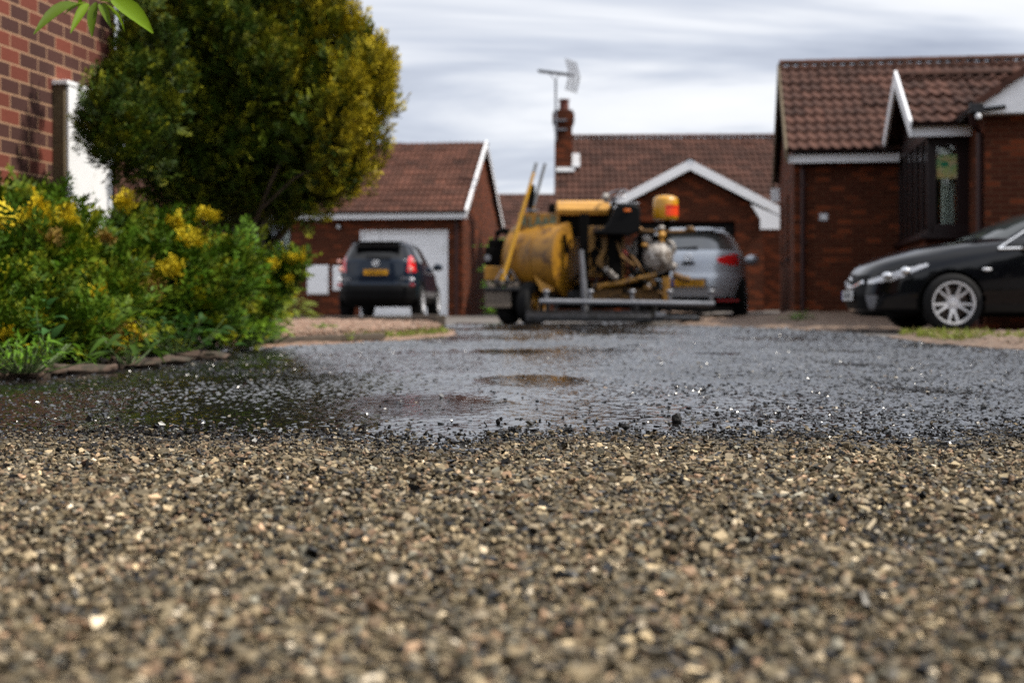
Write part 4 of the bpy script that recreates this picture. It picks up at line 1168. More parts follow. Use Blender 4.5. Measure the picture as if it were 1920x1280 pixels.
# ------------------------------------------------------------------ plants
def spray_feather(seed, nb=6, blade=0.012, curl=0.25):
    """feathery conifer spray along +X, one unit long: axis with side shoots of scale leaves. returns V,F,tint (0 base .. 1 tip)"""
    r = np.random.default_rng(seed); V = []; F = []; T = []
    def leaf(p, d, l, wd, t0, t1):
        d = d / np.linalg.norm(d); s = np.cross(d, np.array([0, 0, 1.0]) + r.normal(0, 0.35, 3)); s /= np.linalg.norm(s)
        o = len(V)
        for q in (p, p + d * l * 0.5 + s * wd, p + d * l, p + d * l * 0.5 - s * wd): V.append(q)
        T.extend([t0, (t0 + t1) / 2, t1, (t0 + t1) / 2]); F.append((o, o + 1, o + 2, o + 3))
    for k in range(nb):
        f = (k + 0.5) / nb
        p = np.array([f * 0.8, curl * f * f * 0.25, curl * f * f * 0.5])
        leaf(p, np.array([1, 0, 0.1]) + r.normal(0, 0.1, 3), 0.2, blade * 3, f * 0.8, f * 0.8 + 0.1)
        for s in (-1, 1):
            L = (0.42 * (1 - f) + 0.12) * r.uniform(0.7, 1.2)
            d = np.array([0.75, s * 0.8, r.normal(0, 0.15)]); d /= np.linalg.norm(d)
            m = 2
            for j in range(m):
                g = j / m
                leaf(p + d * L * g, d + r.normal(0, 0.16, 3), L * 0.6, blade * 3.6, np.clip(f * 0.6 + g * 0.4, 0, 1), np.clip(f * 0.6 + (g + 0.33) * 0.45, 0, 1))
    return np.array(V), np.array(F), np.array(T)
FEATHER = [spray_feather(100 + k) for k in range(7)]

def lumps_points(lumps, per_area, depth=0.35, seed=1, zmin=0.02):
    """points near the outside of a heap of ellipsoids, with outward normals; points inside other lumps are dropped"""
    r = np.random.default_rng(seed); P = []; Nn = []
    L = np.array([l[:6] for l in lumps], float)
    for l in L:
        c, a = l[:3], l[3:6]
        n = int(per_area * 4 * np.pi * ((a[0]*a[1])**1.6/3 + (a[0]*a[2])**1.6/3 + (a[1]*a[2])**1.6/3) ** (1/1.6))
        d = r.normal(size=(n, 3)); d /= np.linalg.norm(d, axis=1)[:, None]
        f = 1 - depth * r.uniform(0, 1, n) ** 2
        p = c + d * a * f[:, None]
        nn = d / a; nn /= np.linalg.norm(nn, axis=1)[:, None]
        P.append(p); Nn.append(nn)
    P = np.concatenate(P); Nn = np.concatenate(Nn)
    dmin = np.full(len(P), 9.0)
    for l in L:
        q = np.linalg.norm((P - l[:3]) / l[3:6], axis=1); dmin = np.minimum(dmin, q)
    k = (dmin > 0.62) & (P[:, 2] > zmin)
    return P[k], Nn[k], dmin[k]

def tufts(lumps, k, f, seed, stretch=1.25, cut=-0.85):
    """break every lump into smaller tufts set over its surface"""
    r = np.random.default_rng(seed); out = []
    for l in lumps:
        for _ in range(k):
            d = r.normal(size=3); d[2] += 0.25; d /= np.linalg.norm(d)
            c_ = np.array(l[:3]) + d * np.array(l[3:6])
            hollow = math.sin(c_[0] * 6.1 + 2 * math.sin(c_[2] * 5.3) + seed) + math.sin(c_[2] * 8.3 + 2.2 * math.sin(c_[1] * 3.1) + 1.7 * seed) + 0.6 * math.sin(c_[0] * 15 + c_[2] * 13 + seed)
            if hollow < cut: continue
            a = max(l[3], 0.08) * f * r.uniform(0.7, 1.3)
            out.append((l[0] + d[0] * (l[3] - a * 0.4), l[1] + d[1] * (l[4] - a * 0.4), l[2] + d[2] * (l[5] - a * 0.4), a, a, a * stretch))
    return out
def crown(name, lumps, per_area, size, cols, mt, parent, up=0.5, seed=1, tipmix=0.5, spots=(), depth=0.35, spotcol=(0.55, 0.33, 0.02), rnd=0.45, gold=0.12, sunny=None, upright=False):
    global rng
    P, Nn, q = lumps_points(lumps, per_area, depth, seed)
    r = np.random.default_rng(seed + 5)
    nsp = 0
    if len(spots):
        # bleached golden tufts stand a little proud of the green
        ex = []
        for k, s_ in enumerate(spots):
            m = int(16 + 2200 * s_[3] ** 2)
            p = np.array([s_[0], s_[1] - 0.02, s_[2]]) + r.normal(0, 1, (m, 3)) * np.array([1, 0.8, 0.75]) * s_[3] * 0.48
            ex.append(np.column_stack([p, np.full(m, k)]))
        ex = np.concatenate(ex); nsp = len(ex)
        P = np.concatenate([P, ex[:, :3]]); Nn = np.concatenate([Nn, np.tile([[0.25, -0.6, 0.6]], (nsp, 1))])
    n = len(P)
    ax = Nn * 0.8 + np.array([0, 0, up]) + r.normal(0, rnd, (n, 3))
    lay = (Nn if upright else np.array([[0.0, -0.15, 1.0]])) + r.normal(0, 0.38, (n, 3))
    rot = frames(ax, lay)
    sc = size * np.clip(r.lognormal(0, 0.28, n), 0.5, 1.8)
    if nsp: sc[n - nsp:] *= 0.52
    c0 = np.array(cols[0]); c1 = np.array(cols[1]); c2 = np.array(cols[2])
    cl = 0.5 + 0.5 * np.sin(P[:, 0] * 7 + 3 * np.sin(P[:, 1] * 5) + seed) * np.sin(P[:, 2] * 8 + P[:, 1] * 4 + 1)
    mixk = np.clip(r.uniform(0, 1, n) * 0.7 + cl * 0.4, 0, 1)
    body = c0 + (c1 - c0) * mixk[:, None]
    tipc = c1 + (c2 - c1) * (np.clip(r.uniform(0, 1, n) * 1.2 - 0.1, 0, 1) ** 3)[:, None] * 0.6
    golden = r.uniform(size=n) < gold * (0.3 + 1.4 * cl)
    tipc[golden] = c2
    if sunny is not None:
        # golden cultivar: sunlit yellow painted into the sun-side sprays, the rest stays green
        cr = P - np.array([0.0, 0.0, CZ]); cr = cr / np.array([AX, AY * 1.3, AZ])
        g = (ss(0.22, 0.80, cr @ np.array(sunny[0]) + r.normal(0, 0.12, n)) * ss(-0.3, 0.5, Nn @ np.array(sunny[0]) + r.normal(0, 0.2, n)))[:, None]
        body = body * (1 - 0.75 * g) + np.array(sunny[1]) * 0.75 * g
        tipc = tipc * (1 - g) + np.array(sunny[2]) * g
    body = body * r.uniform(0.75, 1.25, (n, 1))
    for sx, sy, sz, sr, sc_ in spots:
        dd = np.sqrt((P[:, 0] - sx) ** 2 + ((P[:, 1] - sy) * 0.4) ** 2 + (P[:, 2] - sz) ** 2)
        hit = (dd < sr * r.uniform(0.3, 0.7, n))
        cc = np.array(sc_) * r.uniform(0.7, 1.2, (int(hit.sum()), 1))
        body[hit] = cc * 0.85; tipc[hit] = cc
    if nsp:
        cc = np.array([spots[int(k)][4] for k in ex[:, 3]]) * r.uniform(0.6, 1.15, (nsp, 1))
        body[n - nsp:] = cc * 0.7; tipc[n - nsp:] = cc
    def colf(idx, T):
        t = (np.clip(T[2] * tipmix * 1.7, 0, 1) ** 1.4)[None, :, None]
        return body[idx][:, None, :] * (1 - t) + tipc[idx][:, None, :] * t
    V, F, C = scatter(FEATHER, P, rot, sc, colf)
    return np_mesh(name, V, F, mt, C, parent)

def limb_mesh(parent, limbs, mt, name='trunk'):
    mb = MB()
    for pts, r0, r1 in limbs:
        n = len(pts); mb.tube(pts, [r0 + (r1 - r0) * i / (n - 1) for i in range(n)], 9)
    return mb.build(name, mt, parent, smooth=60, merge=False)

# ---- golden cypress: a broad egg of upright feathery sprays on a short trunk
TX, TY = X(450, 11.6), 11.6
CZ, AX, AY, AZ = 2.08, 1.27, 1.15, 1.6
r = np.random.default_rng(5)
ct = thing('conifer_tree', 'large rounded golden-green cypress rising behind the low bushes', 'tree', (TX, TY, 0.05))
OUT = np.array([1.0, 1.0]) * np.array([(185, -12), (165, 45), (165, 85), (222, 120), (178, 138), (152, 185), (128, 235), (158, 300), (196, 345), (255, 388), (330, 418), (430, 448), (500, 434), (560, 416), (650, 388), (720, 345), (746, 290), (760, 235), (764, 170), (738, 95), (676, 40), (628, 0), (580, -50), (510, -110), (400, -125), (320, -70)], float)
def edge_dist(poly, p):
    d = 1e9
    for i in range(len(poly)):
        a = poly[i]; b = poly[(i + 1) % len(poly)]; ab = b - a
        t = np.clip((p - a) @ ab / (ab @ ab), 0, 1); d = min(d, np.linalg.norm(p - a - t * ab))
    return d
lumps = []
tries = 0
while len(lumps) < 190 and tries < 6000:
    tries += 1
    q_ = r.uniform((100, -140), (760, 440))
    if not inside(OUT, q_[:1], q_[1:])[0]: continue
    d = edge_dist(OUT, q_)
    Yc = 9.25 + 2.35 * float(ss(200, 340, q_[0]))
    a = r.uniform(0.15, 0.30)
    apx = a * F_PX / Yc
    mg = 18 + 9 * (q_[0] < 260)
    if d < apx * 1.0 + mg:
        a = max(0.0, d - mg) / 1.0 * Yc / F_PX
        if a < 0.07: continue
    t = math.sqrt(max(0.0, 1 - (1 - min(1.0, d / 270)) ** 2)) * 1.05
    t *= 0.25 + 0.75 * float(ss(170, 380, q_[0]))
    yo = -t * r.uniform(0.55, 1.0) if r.uniform() < 0.62 else t * r.uniform(-0.5, 1.0)
    Yk = Yc + yo
    if X(q_[0], Yk) < -1.9 and 9.55 < Yk < 10.8: Yk = 9.5 - 0.3 * r.uniform() if Yc < 10.3 else 10.85
    lumps.append((X(q_[0], Yk) - TX, Yk - TY, Z(q_[1], Yk) - 0.05, a, a, a * r.uniform(1.0, 1.35)))
lumps = tufts(lumps, 8, 0.45, 8, 1.6, -1.1)
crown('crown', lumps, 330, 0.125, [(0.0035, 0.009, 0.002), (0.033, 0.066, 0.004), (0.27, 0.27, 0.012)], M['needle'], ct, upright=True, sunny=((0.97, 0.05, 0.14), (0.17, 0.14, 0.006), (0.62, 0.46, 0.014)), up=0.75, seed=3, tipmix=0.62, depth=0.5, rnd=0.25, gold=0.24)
limbs = [([(0, 0, -0.1), (0.02, 0, 0.5), (-0.03, 0.02, 1.1), (0.0, 0, 1.8), (0, 0, 2.7)], 0.11, 0.03)]
for k in range(16):
    a = k * 2.4; z0 = 0.5 + 0.07 * k; L = 0.7
    limbs.append(([(0, 0, z0), (0.35 * math.cos(a), 0.35 * math.sin(a), z0 + 0.35), (L * math.cos(a), L * math.sin(a), z0 + 0.9)], 0.045, 0.012))
limbs.append(([(0.02, -0.2, 0.6), (0.22, -0.65, 0.85), (0.42, -0.95, 1.2), (0.62, -1.0, 1.6)], 0.022, 0.010))
limbs.append(([(0.30, -0.80, 0.98), (0.58, -0.98, 1.2), (0.82, -0.9, 1.35)], 0.012, 0.006))
limb_mesh(ct, limbs, M['bark'])

# ---- golden junipers spilling over the planting bed
G0, G1, G2 = (0.005, 0.016, 0.002), (0.062, 0.132, 0.005), (0.55, 0.46, 0.014)
YEL = (0.78, 0.60, 0.026); TAN = (0.44, 0.28, 0.07)
def juniper(label, lumps, spots, seed, dens=330, size=0.165, drop=0.0, shrink=0.82):
    lumps = [(l[0], l[1], l[2] - drop, l[3] * shrink, l[4] * shrink, l[5] * shrink) for l in lumps]
    lx = sum(l[0] for l in lumps) / len(lumps); ly = sum(l[1] for l in lumps) / len(lumps)
    t = thing('juniper_bush', label, 'bush', (lx, ly, 0.05), 0, 'golden junipers beside the road')
    L = [(l[0] - lx, l[1] - ly, l[2] - 0.05, *l[3:]) for l in lumps]
    L = tufts(L, 12, 0.46, seed, 1.0)
    S = [(s[0] - lx, s[1] - ly, s[2] - 0.05, s[3], s[4]) for s in spots]
    crown('foliage', L, dens, size, [G0, G1, G2], M['needle'], t, up=0.45, seed=seed, tipmix=0.45, spots=S, depth=0.55, rnd=0.34, gold=0.055)
    mbx = []
    for l in L[::14]:
        mbx.append(([(0, 0, 0), (l[0] * 0.5, l[1] * 0.5, l[2] * 0.55), (l[0], l[1], l[2])], 0.028, 0.008))
    limb_mesh(t, mbx, M['bark'], 'branches')
    return t
def lump(px, py, Y, a, b=None, c=None): return (X(px, Y), Y, Z(py, Y), a, b or a, c or a)
def spot(px, py, Y, rpx, col): return (X(px, Y), Y, Z(py, Y), rpx / F_PX * Y, col)
r = np.random.default_rng(21)
# tall one at the back left
L1 = [lump(-60, 420, 8.6, 0.30), lump(20, 410, 8.5, 0.26), lump(90, 425, 8.4, 0.26), lump(160, 440, 8.6, 0.24), lump(40, 480, 8.1, 0.26), lump(120, 500, 8.1, 0.24), lump(-40, 520, 7.8, 0.28),
      lump(60, 545, 7.9, 0.24), lump(210, 455, 8.9, 0.22), lump(200, 520, 8.5, 0.22), lump(-120, 470, 8.3, 0.35), lump(130, 560, 8.2, 0.2), lump(-100, 580, 7.9, 0.3), lump(10, 390, 8.9, 0.22), lump(110, 395, 9.0, 0.2)]
S1 = [spot(70, 430, 8.2, 46, YEL), spot(12, 440, 8.2, 26, YEL), spot(230, 392, 8.7, 22, YEL), spot(130, 420, 8.2, 14, YEL), spot(100, 455, 8.0, 12, TAN), spot(205, 455, 8.3, 14, TAN)]
juniper('tall dark golden juniper at the left edge of the photo with a big yellow tuft', L1, S1, 61, drop=0.13)
# middle one
L2 = [lump(250, 460, 9.4, 0.24), lump(310, 455, 9.4, 0.22), lump(370, 470, 9.5, 0.20), lump(420, 495, 9.6, 0.19), lump(280, 520, 9.0, 0.24), lump(350, 530, 9.0, 0.22), lump(410, 545, 9.2, 0.20), lump(300, 580, 8.8, 0.20), lump(370, 590, 8.9, 0.18),
      lump(330, 430, 9.8, 0.17), lump(260, 430, 9.8, 0.19), lump(230, 560, 8.8, 0.2), lump(440, 470, 9.9, 0.16)]
S2 = [spot(330, 428, 9.3, 15, YEL), spot(325, 515, 8.7, 24, YEL), spot(390, 412, 9.4, 18, YEL), spot(375, 468, 9.1, 17, YEL), spot(345, 468, 9.1, 13, YEL), spot(262, 515, 8.8, 17, TAN), spot(285, 550, 8.6, 22, TAN)]
juniper('middle golden juniper in front of the cypress trunk, dotted with yellow tips', L2, S2, 62, drop=0.08)
# right one with the long shoot reaching over the gravel
L3 = [lump(440, 540, 10.3, 0.17), lump(470, 545, 10.4, 0.16), lump(500, 530, 10.5, 0.13), lump(530, 515, 10.5, 0.10), lump(552, 502, 10.5, 0.065), lump(480, 580, 10.2, 0.14), lump(445, 590, 10.0, 0.16), lump(505, 560, 10.4, 0.10), lump(415, 590, 9.9, 0.16), lump(455, 620, 10.0, 0.12), lump(420, 555, 10.1, 0.15), lump(545, 525, 10.6, 0.06)]
S3 = [spot(545, 490, 10.4, 14, YEL), spot(565, 490, 10.4, 12, YEL), spot(515, 500, 10.3, 10, YEL), spot(415, 580, 9.8, 12, TAN), spot(540, 527, 10.4, 10, YEL), spot(470, 540, 10.2, 10, YEL)]
juniper('smaller golden juniper whose pointed shoot reaches right over the pink gravel', L3, S3, 63, 520, 0.12, shrink=0.95)
# low front one
L4 = [lump(-60, 640, 6.9, 0.20), lump(10, 605, 7.0, 0.20), lump(80, 600, 7.1, 0.20), lump(150, 600, 7.3, 0.19), lump(40, 650, 6.8, 0.16), lump(110, 650, 7.0, 0.15), lump(180, 645, 7.2, 0.15), lump(225, 630, 7.5, 0.15), lump(215, 590, 7.7, 0.17), lump(270, 620, 8.0, 0.15), lump(-20, 580, 7.2, 0.2)]
S4 = [spot(232, 645, 7.3, 32, TAN), spot(252, 635, 7.3, 18, YEL), spot(5, 640, 6.7, 15, YEL), spot(70, 605, 6.9, 10, YEL), spot(210, 660, 7.2, 18, TAN), spot(185, 556, 7.5, 10, YEL)]
juniper('low spreading golden juniper at the kerb with a tan and yellow tuft', L4, S4, 64, 360, 0.135)

# ---- unseen tree belt added behind the camera to darken what the cars mirror
r = np.random.default_rng(77)
m_ = 11000
P_ = np.stack([r.uniform(-34, 34, m_), -13 + r.normal(0, 1.2, m_), np.abs(r.normal(0, 1, m_)) * 0.1], 1)
top = 5.0 + 1.6 * np.sin(P_[:, 0] * 0.55) + 0.9 * np.sin(P_[:, 0] * 1.7 + 1)
P_[:, 2] = r.uniform(0, 1, m_) ** 0.8 * top
BELT = (P_, r.uniform(0.5, 1.3, m_))

# ---- broad-leaved weeds along the edge
def leaf_mesh(seed=0, wd=0.30, fold=0.10, curl=0.25):
    """one leaf along +X, unit length"""
    V = []; F = []; n = 7
    for i in range(n):
        f = i / (n - 1); w_ = wd * math.sin(math.pi * min(1, f * 0.94 + 0.04)) ** 0.8 * (1 - 0.25 * f)
        zc_ = -curl * f * f
        V += [(f, -w_, zc_ + fold * w_ / wd), (f, 0, zc_), (f, w_, zc_ + fold * w_ / wd)]
    for i in range(n - 1):
        a = i * 3; F += [(a, a + 3, a + 4, a + 1), (a + 1, a + 4, a + 5, a + 2)]
    return np.array(V), np.array(F), np.linspace(0, 1, len(V))
LEAVES = [leaf_mesh(k, 0.22 + 0.05 * k, 0.06 + 0.03 * k, 0.15 + 0.12 * k) for k in range(4)]
NARROW = [leaf_mesh(k, 0.10 + 0.02 * k, 0.03, 0.3 + 0.2 * k) for k in range(4)]
cb = np.array([0.03, 0.055, 0.012]) * r.uniform(0.5, 1.4, (m_, 1))
V, F, C = scatter(LEAVES, BELT[0], rand_rot(m_), BELT[1], lambda idx, T: np.repeat(cb[idx][:, None, :], len(T[0]), 1))
struct(np_mesh('added_tree_belt', V, F, M['leaf'], C), 'stuff')
def weed(label, px, py, Y, n, h, spread, size, col, tmpl, seed, colvar=0.3):
    r = np.random.default_rng(seed)
    t = thing('weed', label, 'weed', (X(px, Y), Y, 0.05), 0, 'weeds along the road edge')
    p = np.stack([r.normal(0, spread, n), r.normal(0, spread, n), r.uniform(0.02, h, n)], 1)
    ax = np.stack([p[:, 0] / spread + r.normal(0, 0.6, n), p[:, 1] / spread + r.normal(0, 0.6, n) - 0.3, r.uniform(0.1, 1.2, n)], 1)
    c = np.array(col) * (1 + r.uniform(-colvar, colvar, (n, 1))) * np.array([1, 1, 1])
    upv = np.tile(np.array([[0.05, 0.02, 1.0]]), (n, 1)) + r.normal(0, 0.3, (n, 3))
    a = ax / np.linalg.norm(ax, axis=1)[:, None]; b = np.cross(upv, a); b /= np.linalg.norm(b, axis=1)[:, None]
    rot = np.stack([a, b, np.cross(a, b)], 2)
    V, F, C = scatter(tmpl, p, rot, size * r.uniform(0.6, 1.3, n), lambda idx, T: np.repeat(c[idx][:, None, :], len(T[0]), 1))
    np_mesh('leaves', V, F, M['leaf'], C, t, smooth=True)
    mb = MB()
    for q in p[::3]: mb.tube([(q[0] * 0.3, q[1] * 0.3, -0.02), (q[0] * 0.8, q[1] * 0.8, q[2] * 0.6), tuple(q)], 0.003, 5)
    mb.build('stems', M['leaf_stem'], t, merge=False)
    return t
M['leaf_stem'] = mat('leaf_stem', (0.06, 0.10, 0.02), 0.6)
weed('bright green narrow-leaved weed nearest the left edge of the photo', 45, 690, 6.15, 220, 0.12, 0.12, 0.048, (0.10, 0.21, 0.015), NARROW, 71)
weed('tall weed with blue-green oval leaves growing through the low juniper', 92, 640, 6.45, 16, 0.30, 0.035, 0.062, (0.045, 0.12, 0.03), LEAVES, 72)
weed('clump of long drooping leaves under the tan juniper tuft', 240, 668, 7.0, 45, 0.13, 0.08, 0.10, (0.05, 0.10, 0.012), NARROW, 73)
weed('dark leafy weed in the shade between the junipers and the road', 330, 655, 8.3, 90, 0.20, 0.12, 0.065, (0.028, 0.075, 0.012), LEAVES, 74)
weed('lime-green leafy weed at the right foot of the bushes', 462, 640, 9.7, 150, 0.16, 0.10, 0.055, (0.15, 0.26, 0.02), LEAVES, 75)
weed('pale green weed at the corner of the pink gravel', 505, 612, 10.4, 90, 0.15, 0.07, 0.05, (0.17, 0.22, 0.05), LEAVES, 76)
weed('small green weed sprouting from the pink gravel', 605, 622, 13.6, 30, 0.07, 0.035, 0.05, (0.13, 0.24, 0.02), LEAVES, 77)
weed('green tuft on the gravel before the right-hand house', 1498, 604, 20.6, 70, 0.12, 0.09, 0.10, (0.09, 0.16, 0.02), NARROW, 78)
weed('spiky grass and yellow weed beyond the pink gravel beside the house wall', 545, 600, 21.5, 80, 0.35, 0.12, 0.20, (0.16, 0.20, 0.03), NARROW, 79)
weed('small bright shrub behind the machine, against the bungalow gable', 934, 560, 33.0, 260, 1.75, 0.13, 0.16, (0.14, 0.30, 0.02), LEAVES, 80)

# ---- branch hanging into the picture at top left
lb = thing('leafy_tree', 'leafy branch with bright green leaves hanging in at the top left corner', 'tree', (-2.75, 5.3, 0.03))
br = [((0, 0, -0.05), (0.02, 0, 0.8), (0.05, 0, 1.55)), ]
limb_mesh(lb, [([(0, 0, -0.05), (0.03, 0.02, 0.6), (0.10, 0.0, 1.25), (0.3, 0, 1.75)], 0.05, 0.03), ([(0.3, 0, 1.75), (0.65, -0.05, 1.85), (1.0, -0.12, 1.62), (1.24, -0.2, 1.47)], 0.022, 0.005), ([(0.3, 0, 1.75), (0.25, 0.2, 2.2), (0.1, 0.3, 2.6)], 0.03, 0.01)], M['bark'])
bxp = lambda px, py, Y=5.15: (X(px, Y) + 2.75, Y - 5.3, Z(py, Y) - 0.03)
spec = [(150, 10, 70, 24, 1.0, 0), (180, 5, 166, 55, 1.0, 1), (165, 8, 138, 40, 0.9, 1), (185, 2, 228, 4, 1.0, 2), (200, 10, 245, 50, 1.0, 3), (212, 0, 275, 34, 1.1, 0), (160, 4, 118, 22, 0.9, 2), (190, 8, 200, 28, 1.0, 1), (150, -4, 150, 25, 0.8, 3), (205, 4, 260, 12, 1.0, 2)]
P_, A_, S_, U_ = [], [], [], []
for x0, y0, x1, y1, s, k in spec:
    a = np.array(bxp(x0, y0)); b = np.array(bxp(x1, y1, 5.05 + 0.12 * (k - 1.5)))
    P_.append(a); A_.append(b - a); S_.append(np.linalg.norm(b - a))
r = np.random.default_rng(9)
for k in range(170):
    c = np.array([(0.25, 0.15, 2.3), (0.5, 0, 2.05), (0.0, 0.3, 2.7), (0.75, -0.05, 1.98), (-0.2, 0, 2.2)][k % 5]) + r.normal(0, 0.16, 3)
    P_.append(c); A_.append(r.normal(0, 1, 3) + np.array([0.3, 0, -0.4])); S_.append(0.13)
A_ = np.array(A_); a = A_ / np.linalg.norm(A_, axis=1)[:, None]
upv = np.array([[0.25, -0.5, 0.8]]) + r.normal(0, 0.25, (len(a), 3)); b = np.cross(upv, a); b /= np.linalg.norm(b, axis=1)[:, None]
rot = np.stack([a, b, np.cross(a, b)], 2)
cc = np.array([0.13, 0.215, 0.006]) * r.uniform(0.35, 1.2, (len(a), 1))
V, F, C = scatter([leaf_mesh(0, 0.108, 0.06, 0.16), leaf_mesh(1, 0.10, 0.09, 0.26)], np.array(P_), rot, np.array(S_), lambda idx, T: np.repeat(cc[idx][:, None, :], len(T[0]), 1))
np_mesh('leaves', V, F, M['leaf'], C, lb, smooth=True)

# ---- grass on the verge, in tufts too many to count
def grass(name, poly, n, h, col, seed, gate=0.0):
    r = np.random.default_rng(seed); poly = np.asarray(poly); x0, y0 = poly.min(0); x1, y1 = poly.max(0)
    x = r.uniform(x0, x1, n * 4); y = r.uniform(y0, y1, n * 4)
    k = inside(poly, x, y) & (cheap_noise(x, y, 3.2, seed) > gate); x, y = x[k][:n], y[k][:n]; m = len(x)
    p = np.stack([x, y, gz(x, y) + 0.02], 1)
    ax = np.stack([r.normal(0, 0.5, m), r.normal(0, 0.5, m), np.ones(m)], 1)
    c = np.array(col) * r.uniform(0.6, 1.4, (m, 1)); dry = r.uniform(size=m) < 0.25; c[dry] = np.array([0.28, 0.24, 0.09]) * r.uniform(0.7, 1.1, (int(dry.sum()), 1))
    V, F, C = scatter(NARROW, p, frames(ax), h * r.uniform(0.5, 1.4, m), lambda idx, T: np.repeat(c[idx][:, None, :], len(T[0]), 1))
    return struct(np_mesh(name, V, F, M['leaf'], C), 'stuff')
grass('grass', [(3.6, 11.0), (3.75, 10.4), (4.7, 9.6), (6.4, 8.7), (8.5, 8.5), (8.5, 10.2), (5.2, 12.5), (4.6, 14.8), (4.1, 14.8), (3.75, 13.8)], 6500, 0.05, (0.17, 0.205, 0.03), 91, -0.05)
grass('edge_grass', [(-1.0, 13.1), (-0.66, 14.7), (-0.72, 16), (-1.1, 14.6), (-1.6, 12.2), (-2.05, 10.8), (-1.5, 11.5)], 1200, 0.05, (0.15, 0.20, 0.03), 92, -0.2)

# ---- rough stones edging the planting bed, old sleeper beside the pink gravel
r = np.random.default_rng(17)
edge = [(8, 712, 0.30, 'long pinkish edging stone at the left edge of the photo, below the bright weed'), (95, 706, 0.13, 'small round edging stone just right of the bright weed'), (150, 703, 0.22, 'pale edging stone in front of the low juniper, second long one from the left'), (215, 694, 0.10, 'tiny grey edging stone under the drooping leaves'), (262, 692, 0.20, 'light pinkish edging stone below the tan juniper tuft'), (318, 685, 0.20, 'shaded edging stone beyond the tan juniper tuft'), (385, 676, 0.24, 'dark edging stone in deep shade under the middle juniper')]
for k, (px, py, L, lab) in enumerate(edge):
    Y = F_PX * CAM_H / (py - 568.0) + 0.12
    T = stone_templates(1, 'round', 300 + k, 1.0)[0]
    bm = bmesh.new(); vs = [bm.verts.new(v) for v in T[0]]; [bm.faces.new([vs[i] for i in f]) for f in T[1]]
    bmesh.ops.subdivide_edges(bm, edges=bm.edges, cuts=2, use_grid_fill=True, smooth=0.6)
    for v in bm.verts: v.co = Vector((v.co.x * L * 1.45, v.co.y * 0.14, v.co.z * 0.075)) + Vector(r.normal(0, 0.005, 3))
    me = bpy.data.meshes.new('edging_stone'); bm.to_mesh(me); bm.free(); me.shade_smooth(); me.materials.append(M['stone'])
    o = bpy.data.objects.new('edging_stone', me); COL.objects.link(o); o.location = (X(px, Y), Y, 0.02); o.rotation_euler = (0, 0, R(25 + r.uniform(-12, 12)))
    tag(o, lab, 'edging stone', 'stones edging the planting bed')
def sleeper(p0, p1, wd, h, label, z):
    mb = MB(); mb.beam((p0[0], p0[1], z), (p1[0], p1[1], z), wd, h)
    o = mb.build('timber_sleeper', M['sleeper'], None, bevel=0.012); tag(o, label, 'sleeper', 'timbers edging the pink gravel'); return o
sleeper((-3.65, 24.4), (-1.25, 21.9), 0.12, 0.12, 'long weathered timber edging the far side of the pink gravel', 0.05)
sleeper((-1.42, 21.2), (-1.02, 20.3), 0.16, 0.17, 'short dark timber end at the right tip of the pink gravel', 0.075)
sleeper((-2.05, 10.75), (-1.15, 12.6), 0.07, 0.06, 'low half-buried timber along the road side of the pink gravel', 0.035)
# ------------------------------------------------------------------ cars
def curve(knots, n):
    k = np.array(knots, float); t = np.linspace(0, 1, n)
    out = [np.interp(t, k[:, 0], k[:, j]) for j in range(1, k.shape[1])]
    ker = np.hanning(11); ker /= ker.sum()
    sm = []
    for o in out:
        p = np.concatenate([np.full(5, o[0]) + (np.arange(-5, 0)) * (o[1] - o[0]), o, np.full(5, o[-1]) + np.arange(1, 6) * (o[-1] - o[-2])])
        sm.append(np.convolve(p, ker, 'valid'))
    return sm
def car_shell(rear, front, width, nr, nf, crown=0.03, rows=120, K=150, cap=16):
    xr, zr = curve(rear, rows); xf, zf = curve(front, rows); (wd,) = curve(width, rows)
    P = []
    th = np.linspace(0, np.pi, 1201)
    def ring(xr, xf, zr, zf, w_, q=1.0, dz=0.0, t=0.0):
        xc = (xr + xf) / 2; a = (xf - xr) / 2
        c, s = -np.cos(th), np.sin(th)
        n_r = np.interp(t, [0, 1], nr); n_f = np.interp(t, [0, 1], nf)
        e = np.where(c > 0, n_f, n_r)
        x = xc + a * q * np.sign(c) * np.abs(c) ** (2 / e); y = w_ * q * np.abs(s) ** (2 / e)
        L = np.concatenate([[0], np.cumsum(np.hypot(np.diff(x), np.diff(y)))])
        u = np.linspace(0, L[-1], K)
        x = np.interp(u, L, x); y = np.interp(u, L, y)
        f = np.clip((x - xr) / max(xf - xr, 1e-6), 0, 1)
        z = zr + (zf - zr) * f + dz
        half = np.stack([x, y, z], 1)
        return np.concatenate([half, (half * [1, -1, 1])[-2:0:-1]])
    for i in range(rows): P.append(ring(xr[i], xf[i], zr[i], zf[i], wd[i], t=i / (rows - 1)))
    for k in range(1, cap + 1):
        q = math.cos(math.pi / 2 * k / cap) if k < cap else 0.001
        P.append(ring(xr[-1], xf[-1], zr[-1], zf[-1], wd[-1], q, crown * math.sin(math.pi / 2 * k / cap), 1.0))
    V = np.concatenate(P); n = 2 * K - 2; m = len(P)
    i = np.arange(m - 1)[:, None]; j = np.arange(n)[None]
    F = np.stack([i * n + j, i * n + (j + 1) % n, (i + 1) * n + (j + 1) % n, (i + 1) * n + j], 2).reshape(-1, 4)
    a = V[F]; nn = np.cross(a[:, 2] - a[:, 0], a[:, 3] - a[:, 1]); nn /= np.maximum(np.linalg.norm(nn, axis=1), 1e-9)[:, None]
    c = a.mean(1)
    if (nn[:, 1] * np.sign(c[:, 1])).mean() < 0: F = F[:, ::-1]; nn = -nn
    return V, F, c, nn
